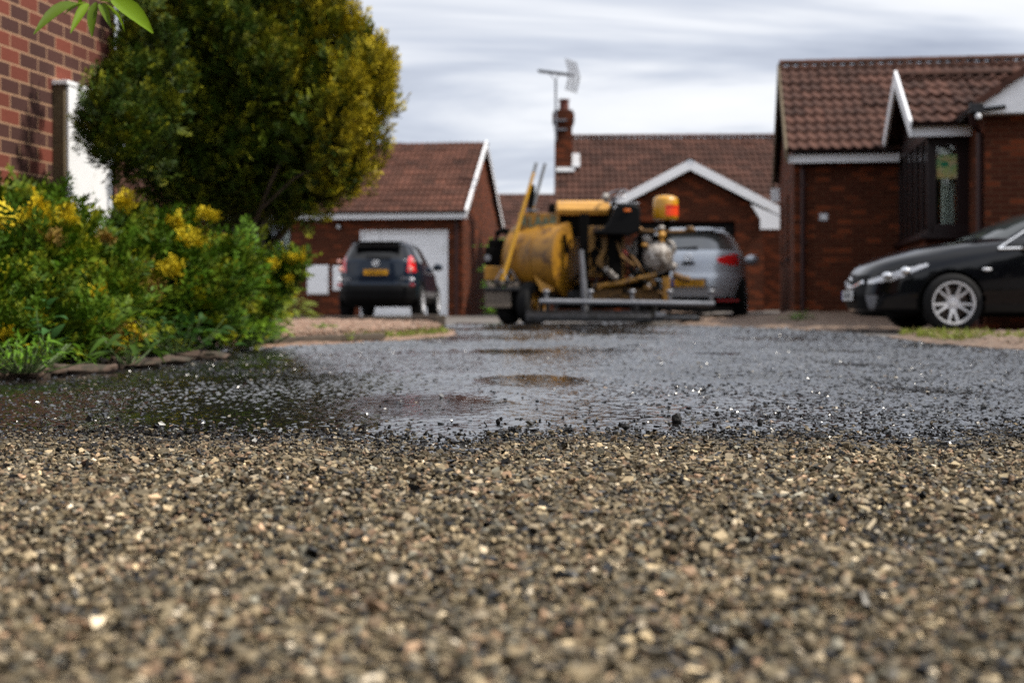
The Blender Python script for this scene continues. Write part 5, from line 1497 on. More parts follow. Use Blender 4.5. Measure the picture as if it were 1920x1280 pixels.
def split_shell(V, F, key, parent, spec):
    """cut the shell into panels: key per face -> name, material"""
    objs = {}
    for k, (nm, mt) in spec.items():
        f = F[key == k]
        if not len(f): continue
        u = np.unique(f); re_ = np.full(len(V), -1); re_[u] = np.arange(len(u))
        objs[k] = np_mesh(nm, V[u], re_[f], mt, parent=parent, smooth=True)
    return objs
def poly_in(poly, x, y): return inside(poly, x, y)
def wheel(parent, x, y, side, r, wd, rim_r, style=5, double=False, mt_rim=None):
    Mx = Matrix.Translation((x, y, r)) @ Matrix.Rotation(R(-90 * side), 4, 'X')
    h = wd / 2
    mb = MB(); mb.lathe([(rim_r, -h), (r * 0.90, -h * 1.02), (r * 0.985, -h * 0.8), (r, -h * 0.4), (r, h * 0.4), (r * 0.985, h * 0.8), (r * 0.90, h * 1.02), (rim_r, h), (rim_r - 0.005, h * 0.6), (rim_r - 0.02, -h * 0.6), (rim_r, -h)], Mx, 40)
    ty = mb.build('wheel', M['rubber'], parent, smooth=50)
    mb = MB()
    mb.lathe([(rim_r + 0.004, h * 0.96), (rim_r + 0.006, h * 1.02), (rim_r - 0.012, h * 1.02), (rim_r - 0.022, h * 0.75), (rim_r - 0.022, h * 0.5)], Mx, 40)
    mb.lathe([(0.0, h * 0.80), (0.032, h * 0.80), (0.036, h * 0.72), (0.075, h * 0.70), (0.085, h * 0.5), (0.085, h * 0.3)], Mx, 24)
    ro = rim_r - 0.010
    for k in range(style):
        a = 2 * math.pi * k / style + math.pi / 2
        for da in ((-0.24, 0.24) if double else (0.0,)):
            w0, w1 = (0.021, 0.013) if double else (0.045, 0.028)
            r0 = 0.05; a0 = a + da * 0.35; a1 = a + da
            p0 = Vector((r0 * math.cos(a0), r0 * math.sin(a0), h * 0.68)); p1 = Vector((ro * math.cos(a1), ro * math.sin(a1), h * 0.88))
            d = (p1 - p0).normalized(); s = d.cross(Vector((0, 0, 1))).normalized()
            vs = []
            for p, w_ in ((p0, w0), ((p0 + p1) / 2 + Vector((0, 0, 0.006)), (w0 + w1) / 2), (p1, w1)):
                vs += [p - s * w_ - Vector((0, 0, 0.03)), p - s * w_ * 0.75, p + s * w_ * 0.75, p + s * w_ - Vector((0, 0, 0.03))]
            mb.add([Mx @ v for v in vs], [(i * 4 + j, i * 4 + j + 1, i * 4 + j + 5, i * 4 + j + 4) for i in range(2) for j in range(3)])
    rim = mb.build('rim', mt_rim or M['alloy'], ty, smooth=40)
    mb = MB(); mb.lathe([(0.0, h * 0.25), (rim_r * 0.78, h * 0.25), (rim_r * 0.78, h * 0.15), (0.0, h * 0.15)], Mx, 28)
    mb.build('brake_disc', M['rust_disc'], ty)
    mb = MB(); mb.lathe([(0.0, -h * 0.1), (rim_r - 0.015, -h * 0.1)], Mx, 28); mb.build('backplate', M['matt_black'], ty)
    return ty
M['rust_disc'] = mat('rusty_disc', (0.030, 0.020, 0.014), 0.6, 0.2, var=0.3, vscale=12, col2=(0.22, 0.085, 0.015), thr=(0.60, 0.68))
def arch(parent, x, r, wz):
    for s in (1, -1):
        mb = MB(); vs = []; n = 20
        for y in (0.42 * s, 0.86 * s):
            for k in range(n + 1):
                a = math.pi * (-0.08 + 1.16 * k / n); vs.append((x + r * math.cos(a), y, wz + r * math.sin(a)))
        mb.add(vs, [(k, k + 1, k + n + 2, k + n + 1) for k in range(n)])
        mb.build('wheel_arch', M['matt_black'], parent, fix=False, merge=False)
def text_mesh(name, body, size, mt, parent, Mx, ext=0.001):
    cu = bpy.data.curves.new(name, 'FONT'); cu.body = body; cu.size = size; cu.extrude = ext; cu.align_x = 'CENTER'; cu.align_y = 'CENTER'
    tmp = bpy.data.objects.new(name, cu)
    me = bpy.data.meshes.new_from_object(tmp); bpy.data.objects.remove(tmp); bpy.data.curves.remove(cu)
    me.transform(Mx); me.materials.clear(); me.materials.append(mt)
    o = bpy.data.objects.new(name, me); COL.objects.link(o); o.parent = parent
    return o
def plate(parent, x, z, face, txt, mt, wd=0.52, h=0.112, lean=0.0, blue=True):
    """number plate at x facing +-x"""
    Mx = Matrix.Translation((x, 0, z)) @ Matrix.Rotation(R(90 * face), 4, 'Z') @ Matrix.Rotation(R(lean), 4, 'X')
    mb = MB(); mb.box((0, 0, 0), (wd, 0.008, h)); mb.V = [tuple(Mx @ Vector(v)) for v in mb.V]
    p = mb.build('number_plate', mt, parent, bevel=0.003)
    text_mesh('plate_text', txt, 0.105, M['black'], p, Mx @ Matrix.Translation((0.015 if blue else 0, -0.0052, -0.002)) @ Matrix.Rotation(R(90), 4, 'X') @ Matrix.Scale(0.80, 4, (1, 0, 0)))
    if blue:
        mb = MB(); mb.box((-wd / 2 + 0.022, -0.005, 0), (0.038, 0.003, h * 0.98)); mb.V = [tuple(Mx @ Vector(v)) for v in mb.V]; mb.build('plate_band', M['plate_blue'], p)
    return p
def ell_ring(mb, Mx, a, b, r, seg=28):
    mb.tube([Mx @ Vector((a * math.cos(t), b * math.sin(t), 0)) for t in np.linspace(0, 2 * math.pi, seg)], r, 6)
def mirror(parent, x, y, z, s, mt):
    mb = MB(); mb.ball((x, y + s * 0.10, z), (0.075, 0.12, 0.085), 16, 10); mb.tube([(x, y - s * 0.03, z - 0.05), (x, y + s * 0.06, z - 0.04)], 0.025)
    mb.build('door_mirror', mt, parent)
REARM = lambda x, y, z: Matrix(((0, 0, -1, x), (-1, 0, 0, y), (0, 1, 0, z), (0, 0, 0, 1)))

# ---- dark blue SUV in front of the garage door
Y0 = 30.3
suv = thing('suv', 'dark blue SUV seen from behind, parked before the white garage door', 'car', (X(707, Y0) - 0.04, Y0, 0.0), R(90 - 4.5))
V, F, c, n = car_shell(
    [(0, .14, .32), (.10, .03, .42), (.25, 0, .60), (.31, .02, .70), (.34, .05, .74), (.45, .06, .95), (.58, .09, 1.24), (.62, .12, 1.28), (.84, .30, 1.55), (.90, .26, 1.61), (1, .42, 1.655)],
    [(0, 4.28, .30), (.10, 4.37, .42), (.25, 4.40, .60), (.34, 4.36, .80), (.45, 4.05, .97), (.58, 3.40, 1.09), (.62, 3.25, 1.16), (.84, 2.72, 1.52), (.90, 2.5, 1.60), (1, 2.1, 1.655)],
    [(0, .80), (.10, .88), (.25, .905), (.34, .90), (.45, .90), (.58, .865), (.62, .84), (.84, .69), (.90, .64), (1, .50)], (5.5, 4.5), (3.6, 3.4))
x, y, z = c.T; nx, ny, nz = n.T; ay = np.abs(y)
key = np.full(len(F), 'body', dtype='<U16')
key[(nz > -0.5) & (x < 0.5) & (z > 1.27) & (z < 1.575) & (ay < 0.80 - (z - 1.2) * 0.42) & (nx < -0.35)] = 'rear_glass'
belt = 1.24 - (x - 0.4) * 0.052
sg = (np.abs(ny) > 0.4) & (z > belt) & (z < 1.57) & (x > 0.42 + (z - 1.2) * 0.35) & (x < 3.22 - (z - 1.1) * 1.42)
sg &= (np.abs(x - 1.18) > 0.04) & (np.abs(x - 2.12) > 0.045)
key[sg & (y > 0)] = 'glass_l'; key[sg & (y < 0)] = 'glass_r'
key[(nx > 0.3) & (z > 1.13) & (z < 1.6) & (ay < 0.82 - (z - 1.1) * 0.42) & (x > 2.2)] = 'screen'
tl = (x < 0.42) & (z > 0.99) & (z < 1.335) & (ay > 0.665 + (z - 1.0) * 0.05) & ~sg
key[tl & (y > 0)] = 'lamp_l'; key[tl & (y < 0)] = 'lamp_r'
key[((z < 0.73) & ((x < 0.42) | (x > 3.95))) | (z < 0.46)] = 'trim'
for wx in (0.93, 3.49):
    d = np.hypot(x - wx, z - 0.36); side = (ay > 0.5) & (np.abs(ny) > 0.3)
    key[(d < 0.47) & side] = 'trim'; key[(d < 0.395) & side] = 'cut'
P_ = split_shell(V, F, key, suv, {'body': ('body', M['paint_navy']), 'rear_glass': ('rear_window', M['tint']), 'glass_l': ('side_window', M['tint']), 'glass_r': ('side_window', M['tint']), 'screen': ('windscreen', M['tint']),
    'lamp_l': ('tail_light', M['lamp_red']), 'lamp_r': ('tail_light', M['lamp_red']), 'trim': ('bumper', M['black'])})
for s in (1, -1):
    tlp = P_['lamp_l' if s > 0 else 'lamp_r']
    mb = MB(); mb.ball((0.055, s * 0.755, 1.05), (0.03, 0.05, 0.055)); mb.build('indicator', M['lamp_pink'], tlp)
    mb = MB(); mb.ball((0.075, s * 0.80, 1.22), (0.03, 0.04, 0.04)); mb.build('bulb_cover', M['lamp_pink'], tlp)
    mb = MB(); mb.ball((0.055, s * 0.78, 0.83), (0.035, 0.055, 0.042)); mb.build('reverse_light', M['lamp_clear'], suv)
    mb = MB(); mb.ball((0.05, s * 0.785, 0.71), (0.035, 0.06, 0.04)); mb.build('fog_reflector', M['reflector'], suv)
    mirror(suv, 2.95, s * 0.86, 1.16, s, M['paint_navy'])
for wx in (0.93, 3.49):
    arch(suv, wx, 0.41, 0.36)
    for s in (1, -1): wheel(suv, wx, s * 0.785, s, 0.36, 0.235, 0.225, 5)
mb = MB(); mb.bx(0.2, 4.2, -0.62, 0.62, 0.24, 0.66); mb.build('underbody', M['matt_black'], suv)
plate(suv, 0.043, 0.985, -1, 'YH08 LKX', M['plate_y'], blue=False)
mb = MB(); ell_ring(mb, REARM(0.060, 0, 1.18), 0.075, 0.05, 0.010); ell_ring(mb, REARM(0.060, 0, 1.18), 0.03, 0.047, 0.007); ell_ring(mb, REARM(0.060, 0, 1.20), 0.05, 0.022, 0.007); mb.build('emblem', M['chrome'], suv)
mb = MB(); mb.box((0.09, -0.05, 1.31), (0.03, 0.55, 0.025), Matrix.Rotation(R(5), 3, 'X')); mb.build('rear_wiper', M['black'], suv)
mb = MB(); mb.box((0.24, 0, 1.635), (0.22, 1.10, 0.035)); mb.build('roof_spoiler', M['black'], suv, bevel=0.012)
mb = MB(); mb.box((0.048, -0.63, 0.86), (0.01, 0.16, 0.04)); mb.build('badge', M['galv'], suv)
mb = MB(); mb.box((0.048, 0.63, 0.84), (0.01, 0.16, 0.04)); mb.build('badge', M['galv'], suv)
mb = MB(); mb.tube([(1.0, 0.05, 1.67), (0.75, 0.05, 1.95)], 0.006, 5); mb.build('radio_aerial', M['black'], suv)

# ---- silver-blue hatchback behind the machine
Y0 = 23.8
hat = thing('hatchback', 'silver-blue hatchback half hidden behind the yellow machine', 'car', (X(1290, Y0), Y0, 0.055), R(90 - 10.0))
hat.scale = (1.06, 1.06, 1.06)
V, F, c, n = car_shell(
    [(0, .16, .22), (.10, .05, .32), (.24, 0, .52), (.34, .01, .66), (.40, .05, .74), (.50, .08, .93), (.58, .13, 1.06), (.62, .18, 1.10), (.84, .46, 1.36), (.91, .52, 1.43), (1, .75, 1.475)],
    [(0, 4.33, .20), (.10, 4.40, .30), (.24, 4.42, .50), (.34, 4.38, .66), (.40, 4.25, .76), (.50, 3.85, .89), (.58, 3.35, .98), (.62, 3.2, 1.04), (.84, 2.6, 1.34), (.91, 2.35, 1.41), (1, 1.95, 1.465)],
    [(0, .79), (.10, .87), (.24, .905), (.34, .907), (.40, .895), (.50, .895), (.58, .87), (.62, .83), (.84, .66), (.91, .58), (1, .42)], (3.6, 3.8), (3.3, 3.2), 0.035)
x, y, z = c.T; nx, ny, nz = n.T; ay = np.abs(y)
key = np.full(len(F), 'body', dtype='<U16')
key[(x < 0.75) & (z > 1.10) & (z < 1.395) & (ay < 0.74 - (z - 1.08) * 0.50) & (nx < -0.3)] = 'rear_glass'
belt = 1.08 - (x - 0.4) * 0.045
sg = (np.abs(ny) > 0.4) & (z > belt) & (z < 1.385) & (x > 0.62 + (z - 1.0) * 0.4) & (x < 3.15 - (z - 0.98) * 1.62) & (np.abs(x - 1.15) > 0.04) & (np.abs(x - 2.05) > 0.045)
key[sg & (y > 0)] = 'glass_l'; key[sg & (y < 0)] = 'glass_r'
key[(nx > 0.3) & (z > 1.02) & (z < 1.42) & (ay < 0.80 - (z - 1.0) * 0.46) & (x > 2.0)] = 'screen'
lo_ = 0.86 + np.clip((0.66 - ay), 0, 1) * 0.22; hi_ = 1.045 - np.clip((0.70 - ay), 0, 1) * 0.30
tl = (x < 0.50) & (z > lo_) & (z < hi_) & (ay > 0.45) & (nx < 0.2)
key[tl & (y > 0)] = 'lamp_l'; key[tl & (y < 0)] = 'lamp_r'
key[(z < 0.36)] = 'trim'
for wx in (0.80, 3.485):
    d = np.hypot(x - wx, z - 0.325); side = (ay > 0.5) & (np.abs(ny) > 0.3)
    key[(d < 0.365) & side] = 'cut'
P_ = split_shell(V, F, key, hat, {'body': ('body', M['paint_silver']), 'rear_glass': ('rear_window', M['tint_grey']), 'glass_l': ('side_window', M['tint']), 'glass_r': ('side_window', M['tint']), 'screen': ('windscreen', M['tint']),
    'lamp_l': ('tail_light', M['lamp_red']), 'lamp_r': ('tail_light', M['lamp_red']), 'trim': ('bumper_skirt', M['black'])})
for wx in (0.80, 3.485):
    arch(hat, wx, 0.37, 0.325)
    for s in (1, -1): wheel(hat, wx, s * 0.79, s, 0.325, 0.215, 0.215, 5)
for s in (1, -1): mirror(hat, 2.85, s * 0.87, 1.02, s, M['paint_silver'])
mb = MB(); mb.bx(0.2, 4.2, -0.62, 0.62, 0.19, 0.6); mb.build('underbody', M['matt_black'], hat)
plate(hat, -0.012, 0.575, -1, 'YS09 NXZ', M['plate_y'])
mb = MB(); mb.box((0.0, 0, 0.575), (0.02, 0.60, 0.16)); mb.build('plate_recess', M['galv'], hat, bevel=0.01)
mb = MB(); ell_ring(mb, REARM(0.070, 0, 0.985), 0.055, 0.055, 0.009); mb.tube([(0.066, 0.08, 0.975), (0.062, 0.0, 0.985), (0.066, -0.08, 0.995)], 0.008, 6); mb.build('emblem', M['chrome'], hat)
mb = MB(); mb.box((0.058, 0, 0.89), (0.03, 0.20, 0.045)); mb.build('tailgate_handle', M['black'], hat, bevel=0.012)
mb = MB(); mb.box((0.20, 0.16, 1.12), (0.03, 0.60, 0.035), Matrix.Rotation(R(-4), 3, 'X')); mb.build('rear_wiper', M['black'], hat)
mb = MB(); mb.box((-0.005, -0.62, 0.30), (0.03, 0.35, 0.035)); mb.build('reflector', M['reflector'], hat)
mb = MB(); mb.box((0.50, 0, 1.435), (0.16, 1.12, 0.03)); mb.build('roof_spoiler', M['paint_silver'], hat, bevel=0.012)

# ---- black saloon, front half in view on the right
Y0 = 15.95
FW = 3.775
sal = thing('saloon_car', 'black saloon with silver split-spoke alloy wheels, its front in view at right', 'car', (X(1783, Y0) + FW, Y0 + 0.80, 0.0), R(180))
V, F, c, n = car_shell(
    [(0, .16, .25), (.10, .04, .35), (.22, 0, .55), (.35, .04, .80), (.45, .10, .98), (.53, .35, 1.05), (.57, .50, 1.07), (.72, 1.0, 1.25), (.84, 1.3, 1.36), (.93, 1.55, 1.41), (1, 1.8, 1.425)],
    [(0, 4.60, .19), (.08, 4.70, .26), (.20, 4.74, .42), (.30, 4.70, .585), (.34, 4.655, .695), (.38, 4.56, .785), (.42, 4.42, .85), (.48, 4.06, .955), (.53, 3.69, 1.02), (.57, 3.44, 1.05), (.72, 3.0, 1.255), (.84, 2.7, 1.375), (.93, 2.4, 1.42), (1, 2.1, 1.43)],
    [(0, .80), (.08, .86), (.20, .89), (.35, .897), (.44, .893), (.50, .875), (.57, .83), (.72, .69), (.84, .61), (.93, .54), (1, .40)], (4.5, 3.8), (3.3, 3.4), 0.02, rows=170, K=220)
x, y, z = c.T; nx, ny, nz = n.T; ay = np.abs(y)
key = np.full(len(F), 'body', dtype='<U16')
sg = (np.abs(ny) > 0.35) & (z > 0.945 + (3.25 - x) * 0.022) & (z < 1.37) & (x < 3.24 - (z - 0.945) * 1.50) & (x > 0.75 + (z - 1.0) * 1.6) & (np.abs(x - 2.15) > 0.04)
key[sg & (y > 0)] = 'glass_l'; key[sg & (y < 0)] = 'glass_r'
key[(nx > 0.28) & (z > 1.04) & (z < 1.385) & (ay < 0.80 - (z - 1.02) * 0.50) & (x < 3.48) & (x > 2.5)] = 'screen'
key[(nx < -0.2) & (z > 1.09) & (z < 1.37) & (ay < 0.70 - (z - 1.05) * 0.50) & (x < 1.7)] = 'rear_glass'
dr_ = (x > 2.16) & (x < 3.285) & (z > 0.30) & (z < 0.945 + (3.25 - x) * 0.022) & (np.abs(ny) > 0.5)
key[dr_ & (y > 0)] = 'door_l'; key[dr_ & (y < 0)] = 'door_r'
hl_ = inside([(4.66, .575), (4.42, .665), (4.05, .775), (4.02, .755), (4.15, .69), (4.38, .585), (4.62, .550)], x, z) & (ay > 0.45)
key[hl_ & (y > 0)] = 'head_l'; key[hl_ & (y < 0)] = 'head_r'
fg = inside([(4.68, .41), (4.54, .42), (4.56, .25), (4.66, .235)], x, z) & (ay > 0.45)
key[fg & (y > 0)] = 'fog_l'; key[fg & (y < 0)] = 'fog_r'
key[(x > 4.60) & (ay < 0.46) & (z > 0.26) & (z < 0.66)] = 'grille'
key[(x < 0.4) & (z > 0.80) & (z < 0.98) & (ay > 0.50)] = 'tail'
key[z < 0.235] = 'trim'
for wx in (FW - 2.725, FW):
    d = np.hypot(x - wx, z - 0.33); side = (ay > 0.5) & (np.abs(ny) > 0.25)
    key[(d < 0.368) & side] = 'cut'
P_ = split_shell(V, F, key, sal, {'body': ('body', M['paint_black']), 'glass_l': ('side_window', M['tint']), 'glass_r': ('side_window', M['tint']), 'screen': ('windscreen', M['tint_green']), 'rear_glass': ('rear_window', M['tint']),
    'door_l': ('door', M['paint_black']), 'door_r': ('door', M['paint_black']), 'head_l': ('headlight', M['lamp_clear']), 'head_r': ('headlight', M['lamp_clear']), 'fog_l': ('fog_light', M['galv']), 'fog_r': ('fog_light', M['galv']),
    'grille': ('grille', M['black']), 'tail': ('tail_light', M['lamp_red']), 'trim': ('bumper_skirt', M['black'])})
for wx in (FW - 2.725, FW):
    arch(sal, wx, 0.372, 0.33)
    for s in (1, -1): wheel(sal, wx, s * 0.80, s, 0.33, 0.225, 0.235, 5, True)
for s in (1, -1):
    mirror(sal, 2.93, s * 0.87, 0.985, s, M['paint_black'])
    mb = MB(); mb.ball((3.40, s * 0.893, 0.705), (0.055, 0.014, 0.020)); mb.build('side_repeater', M['lamp_clear'], sal)
    yb_ = 0.868
    mb = MB(); mb.tube([(3.27, s * (yb_ + 0.012), 0.935), (2.6, s * (yb_ + 0.018), 0.955), (1.2, s * (yb_ + 0.01), 0.985)], 0.013, 6); mb.build('window_trim', M['chrome'], sal)
    mb = MB(); mb.tube([(3.27, s * (yb_ + 0.012), 0.940), (3.06, s * 0.835, 1.07), (2.84, s * 0.765, 1.20)], 0.012, 6); mb.build('pillar_trim', M['chrome'], sal)
    hp = P_['head_l' if s > 0 else 'head_r']
    mb = MB(); mb.ball((4.28, s * 0.80, 0.69), (0.06, 0.05, 0.045)); mb.ball((4.46, s * 0.70, 0.64), (0.06, 0.07, 0.04)); mb.build('projector', M['chrome'], hp)
mb = MB(); mb.bx(0.2, 4.45, -0.6, 0.6, 0.17, 0.6); mb.build('underbody', M['matt_black'], sal)
plate(sal, 4.748, 0.415, 1, 'FX08 RVK', M['plate_w'])
mb = MB(); mb.tube([(4.66, 0.40, 0.57), (4.70, 0.2, 0.52), (4.71, 0, 0.50), (4.70, -0.2, 0.52), (4.66, -0.40, 0.57)], 0.022, 8); mb.build('grille_bar', M['chrome'], sal)
mb = MB(); ell_ring(mb, Matrix(((0, 0, 1, 4.715), (1, 0, 0, 0), (0, 1, 0, 0.575), (0, 0, 0, 1))), 0.065, 0.05, 0.010); mb.build('emblem', M['chrome'], sal)
mb = MB(); mb.tube([(3.38, 0.45, 1.075), (3.30, -0.1, 1.10)], 0.012, 6); mb.build('wiper', M['black'], sal)

# ------------------------------------------------------------------ yellow tar spraying machine
MS, MY = 122.0, F_PX / 122.0
mch = thing('tar_sprayer', 'yellow road tar spraying machine with tank, seat and front spray bar', 'machine', (1.2, MY, 0.0))
mx = lambda px: (px - 960.0) / MS - 1.2
mz = lambda py: CAM_H + (568.0 - py) / MS
YL = M['yellow']
ax = Vector((math.cos(R(28)), -math.sin(R(28)), 0))           # the tank lies almost across the street, right end towards us
tc_ = Vector((mx(1064), 0.20, mz(487)))
def axM(o): return Matrix.Translation(o) @ ax.to_track_quat('Z', 'Y').to_matrix().to_4x4()
mb = MB(); rr = 0.575
mb.lathe([(0.0, -0.95), (0.25, -0.94), (0.48, -0.90), (rr, -0.82), (rr, -0.005), (rr + 0.012, 0.0), (rr + 0.012, 0.03), (rr, 0.035), (0.50, 0.055), (0.30, 0.075), (0.0, 0.08)], axM(tc_), 44)
tank = mb.build('tank', YL, mch, smooth=45)
mb = MB()
for f in (-0.78, -0.40): mb.lathe([(rr + 0.002, f), (rr + 0.014, f), (rr + 0.014, f + 0.05), (rr + 0.002, f + 0.05)], axM(tc_), 44)
mb.build('strap', YL, tank)
mb = MB(); mb.cyl(tc_ + ax * -0.5 + Vector((0, 0, rr - 0.02)), tc_ + ax * -0.5 + Vector((0, 0, rr + 0.05)), 0.12, 0.12, 18); mb.build('manhole', YL, tank)
# chassis rails and cross pieces
mb = MB()
mb.bx(mx(925), mx(1262), 0.12, 0.22, 0.40, 0.52); mb.build('chassis_rail', M['dark_steel'], mch, bevel=0.01)
mb = MB(); mb.bx(mx(925), mx(1262), 0.95, 1.05, 0.40, 0.52); mb.build('chassis_rail', M['dark_steel'], mch, bevel=0.01)
for pxx in (1010, 1110, 1225):
    mb = MB(); mb.bx(mx(pxx) - 0.05, mx(pxx) + 0.05, 0.22, 0.95, 0.42, 0.50); mb.build('cross_member', M['dark_steel'], mch)
mb = MB(); mb.bx(mx(1040), mx(1225), 0.25, 0.9, 0.24, 0.62); mb.build('sump', M['matt_black'], mch, bevel=0.02)
# mudguard and left deck
mb = MB(); mb.prism([(mx(1000), mz(514)), (mx(1022), mz(514)), (mx(1040), mz(545)), (mx(1014), mz(548))], Matrix(((1, 0, 0, 0), (0, 0, 1, -0.12), (0, 1, 0, 0), (0, 0, 0, 1))), 0.30)
mb.build('mudguard', M['yellow_pale'], mch, bevel=0.008)
mb = MB(); mb.bx(mx(908), mx(950), 0.0, 0.75, mz(525), mz(499)); mb.build('deck', YL, mch, bevel=0.012)
mb = MB(); mb.bx(mx(909), mx(965), 0.25, 0.95, mz(499), mz(462)); mb.bx(mx(915), mx(945), 0.3, 0.8, mz(462), mz(447))
mb.build('engine_block', M['matt_black'], mch, bevel=0.02)
mb = MB(); mb.cyl((mx(914), 0.20, mz(483)), (mx(914), 0.10, mz(483)), 0.05); mb.build('filter_cap', M['galv'], mch)
mb = MB(); mb.tube([(mx(930), 0.4, mz(452)), (mx(932), 0.4, mz(434)), (mx(944), 0.35, mz(430)), (mx(958), 0.3, mz(436))], 0.05); mb.build('exhaust', M['matt_black'], mch)
# burner header box with its worn lettering, hopper lid on top, black recess
mb = MB(); mb.bx(mx(972), mx(1050), 0.18, 0.78, mz(446), mz(398)); box_ = mb.build('burner_box', YL, mch, bevel=0.012)
M['worn_letter'] = mat('worn_letters', (0.07, 0.115, 0.085), 0.7, var=0.4, vscale=20)
def letter(mb, x0, z0, w_, h, kind):
    y0, y1 = 0.168, 0.179; t = w_ * 0.26
    if kind == 'A':
        mb.beam((x0, (y0 + y1) / 2, z0), (x0 + w_ / 2, (y0 + y1) / 2, z0 + h), y1 - y0, t); mb.beam((x0 + w_, (y0 + y1) / 2, z0), (x0 + w_ / 2, (y0 + y1) / 2, z0 + h), (y1 - y0) * 0.9, t)
        mb.bx(x0 + w_ * 0.2, x0 + w_ * 0.8, y0 + 0.002, y1 - 0.002, z0 + h * 0.28, z0 + h * 0.42)
    elif kind == 'R':
        mb.bx(x0, x0 + t, y0, y1, z0, z0 + h); mb.bx(x0 + t, x0 + w_ * 0.9, y0, y1, z0 + h - t, z0 + h); mb.bx(x0 + t, x0 + w_ * 0.9, y0, y1, z0 + h * 0.42, z0 + h * 0.58); mb.bx(x0 + w_ * 0.9 - t, x0 + w_ * 0.9, y0 + 0.001, y1 - 0.001, z0 + h * 0.58, z0 + h - t)
        mb.beam((x0 + w_ * 0.5, (y0 + y1) / 2, z0 + h * 0.45), (x0 + w_, (y0 + y1) / 2, z0 + 0.01), (y1 - y0) * 0.8, t)
    else:
        mb.bx(x0 + w_ * 0.3, x0 + w_ * 0.3 + t, y0, y1, z0, z0 + h); mb.bx(x0 + w_ * 0.3 + t, x0 + w_, y0, y1, z0, z0 + t)
mb = MB()
for k, kd in enumerate('RLAAR'): letter(mb, mx(975) + k * 0.117, mz(424) - 0.012 * (k % 2), 0.095, 0.165, kd)
mb.build('lettering', M['worn_letter'], box_, smooth=0, fix=False, merge=False)
mb = MB()
pr_ = [(-0.02, mz(402)), (-0.06, mz(392)), (0.02, mz(378)), (0.16, mz(373)), (0.60, mz(374)), (0.72, mz(384)), (0.72, mz(402))]
mb.prism([(p[0] + 0.2, p[1]) for p in pr_], Matrix(((0, 0, 1, mx(1045)), (1, 0, 0, 0), (0, 1, 0, 0), (0, 0, 0, 1))), mx(1146) - mx(1045))
mb.build('hopper_lid', M['yellow_pale'], mch, bevel=0.015)
mb = MB(); mb.bx(mx(1051), mx(1150), 0.24, 0.85, mz(438), mz(402.5)); mb.build('hopper_body', M['matt_black'], mch)
mb = MB(); mb.cyl((mx(1036), 0.3, mz(398)), (mx(1036), 0.3, mz(380)), 0.06, 0.05); mb.build('filler_cap', M['matt_black'], mch)
mb = MB(); mb.tube([(mx(998), 0.30, mz(405)), (mx(997), 0.30, mz(388)), (mx(998), 0.30, mz(344))], [0.085, 0.055, 0.05], 12); mb.build('chimney', M['matt_black'], mch)
mb = MB(); mb.lathe([(0.055, mz(394)), (0.10, mz(394)), (0.10, mz(390)), (0.055, mz(390))], Matrix.Translation((mx(998), 0.30, 0)), 18); mb.build('chimney_collar', M['galv'], mch)
# mast, control panel
mb = MB(); mb.bx(mx(1086), mx(1102), -0.22, -0.10, 0.5, mz(402)); mb.build('mast', M['matt_black'], mch, bevel=0.01)
mb = MB(); mb.bx(mx(1101), mx(1146), -0.02, 0.35, mz(520), mz(424)); cp_ = mb.build('control_panel', YL, mch, bevel=0.02)
mb = MB(); mb.bx(mx(1115), mx(1128), -0.045, -0.022, mz(464), mz(450)); mb.build('gauge', M['matt_black'], cp_, bevel=0.01)
mb = MB(); mb.cyl((mx(1117), -0.022, mz(473)), (mx(1117), -0.05, mz(473)), 0.065, 0.06, 20); mb.build('gauge', M['matt_black'], cp_)
mb = MB(); mb.bx(mx(1146), mx(1172), 0.05, 0.5, mz(562), mz(440)); mb.build('side_panel', YL, mch, bevel=0.015)
mb = MB(); mb.tube([(mx(1141), -0.03, mz(448)), (mx(1139), -0.05, mz(470)), (mx(1133), -0.06, mz(486)), (mx(1135), -0.03, mz(500)), (mx(1130), 0, mz(530))], 0.018); mb.build('hose', M['matt_black'], mch)
mb = MB(); mb.tube([(mx(1165), -0.03, mz(468)), (mx(1185), -0.05, mz(487))], 0.015); mb.build('red_lever', M['reflector'], mch)
# lance standing on the left of the panel
mb = MB(); mb.tube([(mx(1088), -0.30, mz(470)), (mx(1093), -0.30, mz(545)), (mx(1096), -0.28, mz(603))], [0.035, 0.05, 0.05], 10); mb.build('lance', M['galv'], mch)
# seat, with the little orange reflector on its back
mb = MB(); mb.prism([(mx(1150), mz(392)), (mx(1158), mz(386)), (mx(1176), mz(384)), (mx(1194), mz(387)), (mx(1198), mz(396)), (mx(1197), mz(436)), (mx(1180), mz(443)), (mx(1150), mz(442)), (mx(1120), mz(441)), (mx(1111), mz(436)), (mx(1128), mz(430)), (mx(1140), mz(418)), (mx(1146), mz(404))], Matrix(((1, 0, 0, 0), (0, 0, 1, -0.30), (0, 1, 0, 0), (0, 0, 0, 1))), 0.50)
seat = mb.build('seat', M['black'], mch, bevel=0.03)
mb = MB(); mb.box((mx(1173), -0.312, mz(397)), (0.10, 0.02, 0.045)); mb.build('seat_reflector', mat('amber_reflector', (0.55, 0.12, 0.01), 0.3), seat, bevel=0.01)
mb = MB(); mb.bx(mx(1152), mx(1196), -0.26, 0.16, mz(385), mz(382)); mb.build('seat_cap', M['galv'], seat, bevel=0.012)
mb = MB(); mb.bx(mx(1140), mx(1165), -0.12, 0.1, mz(530), mz(443)); mb.build('seat_post', M['matt_black'], mch)
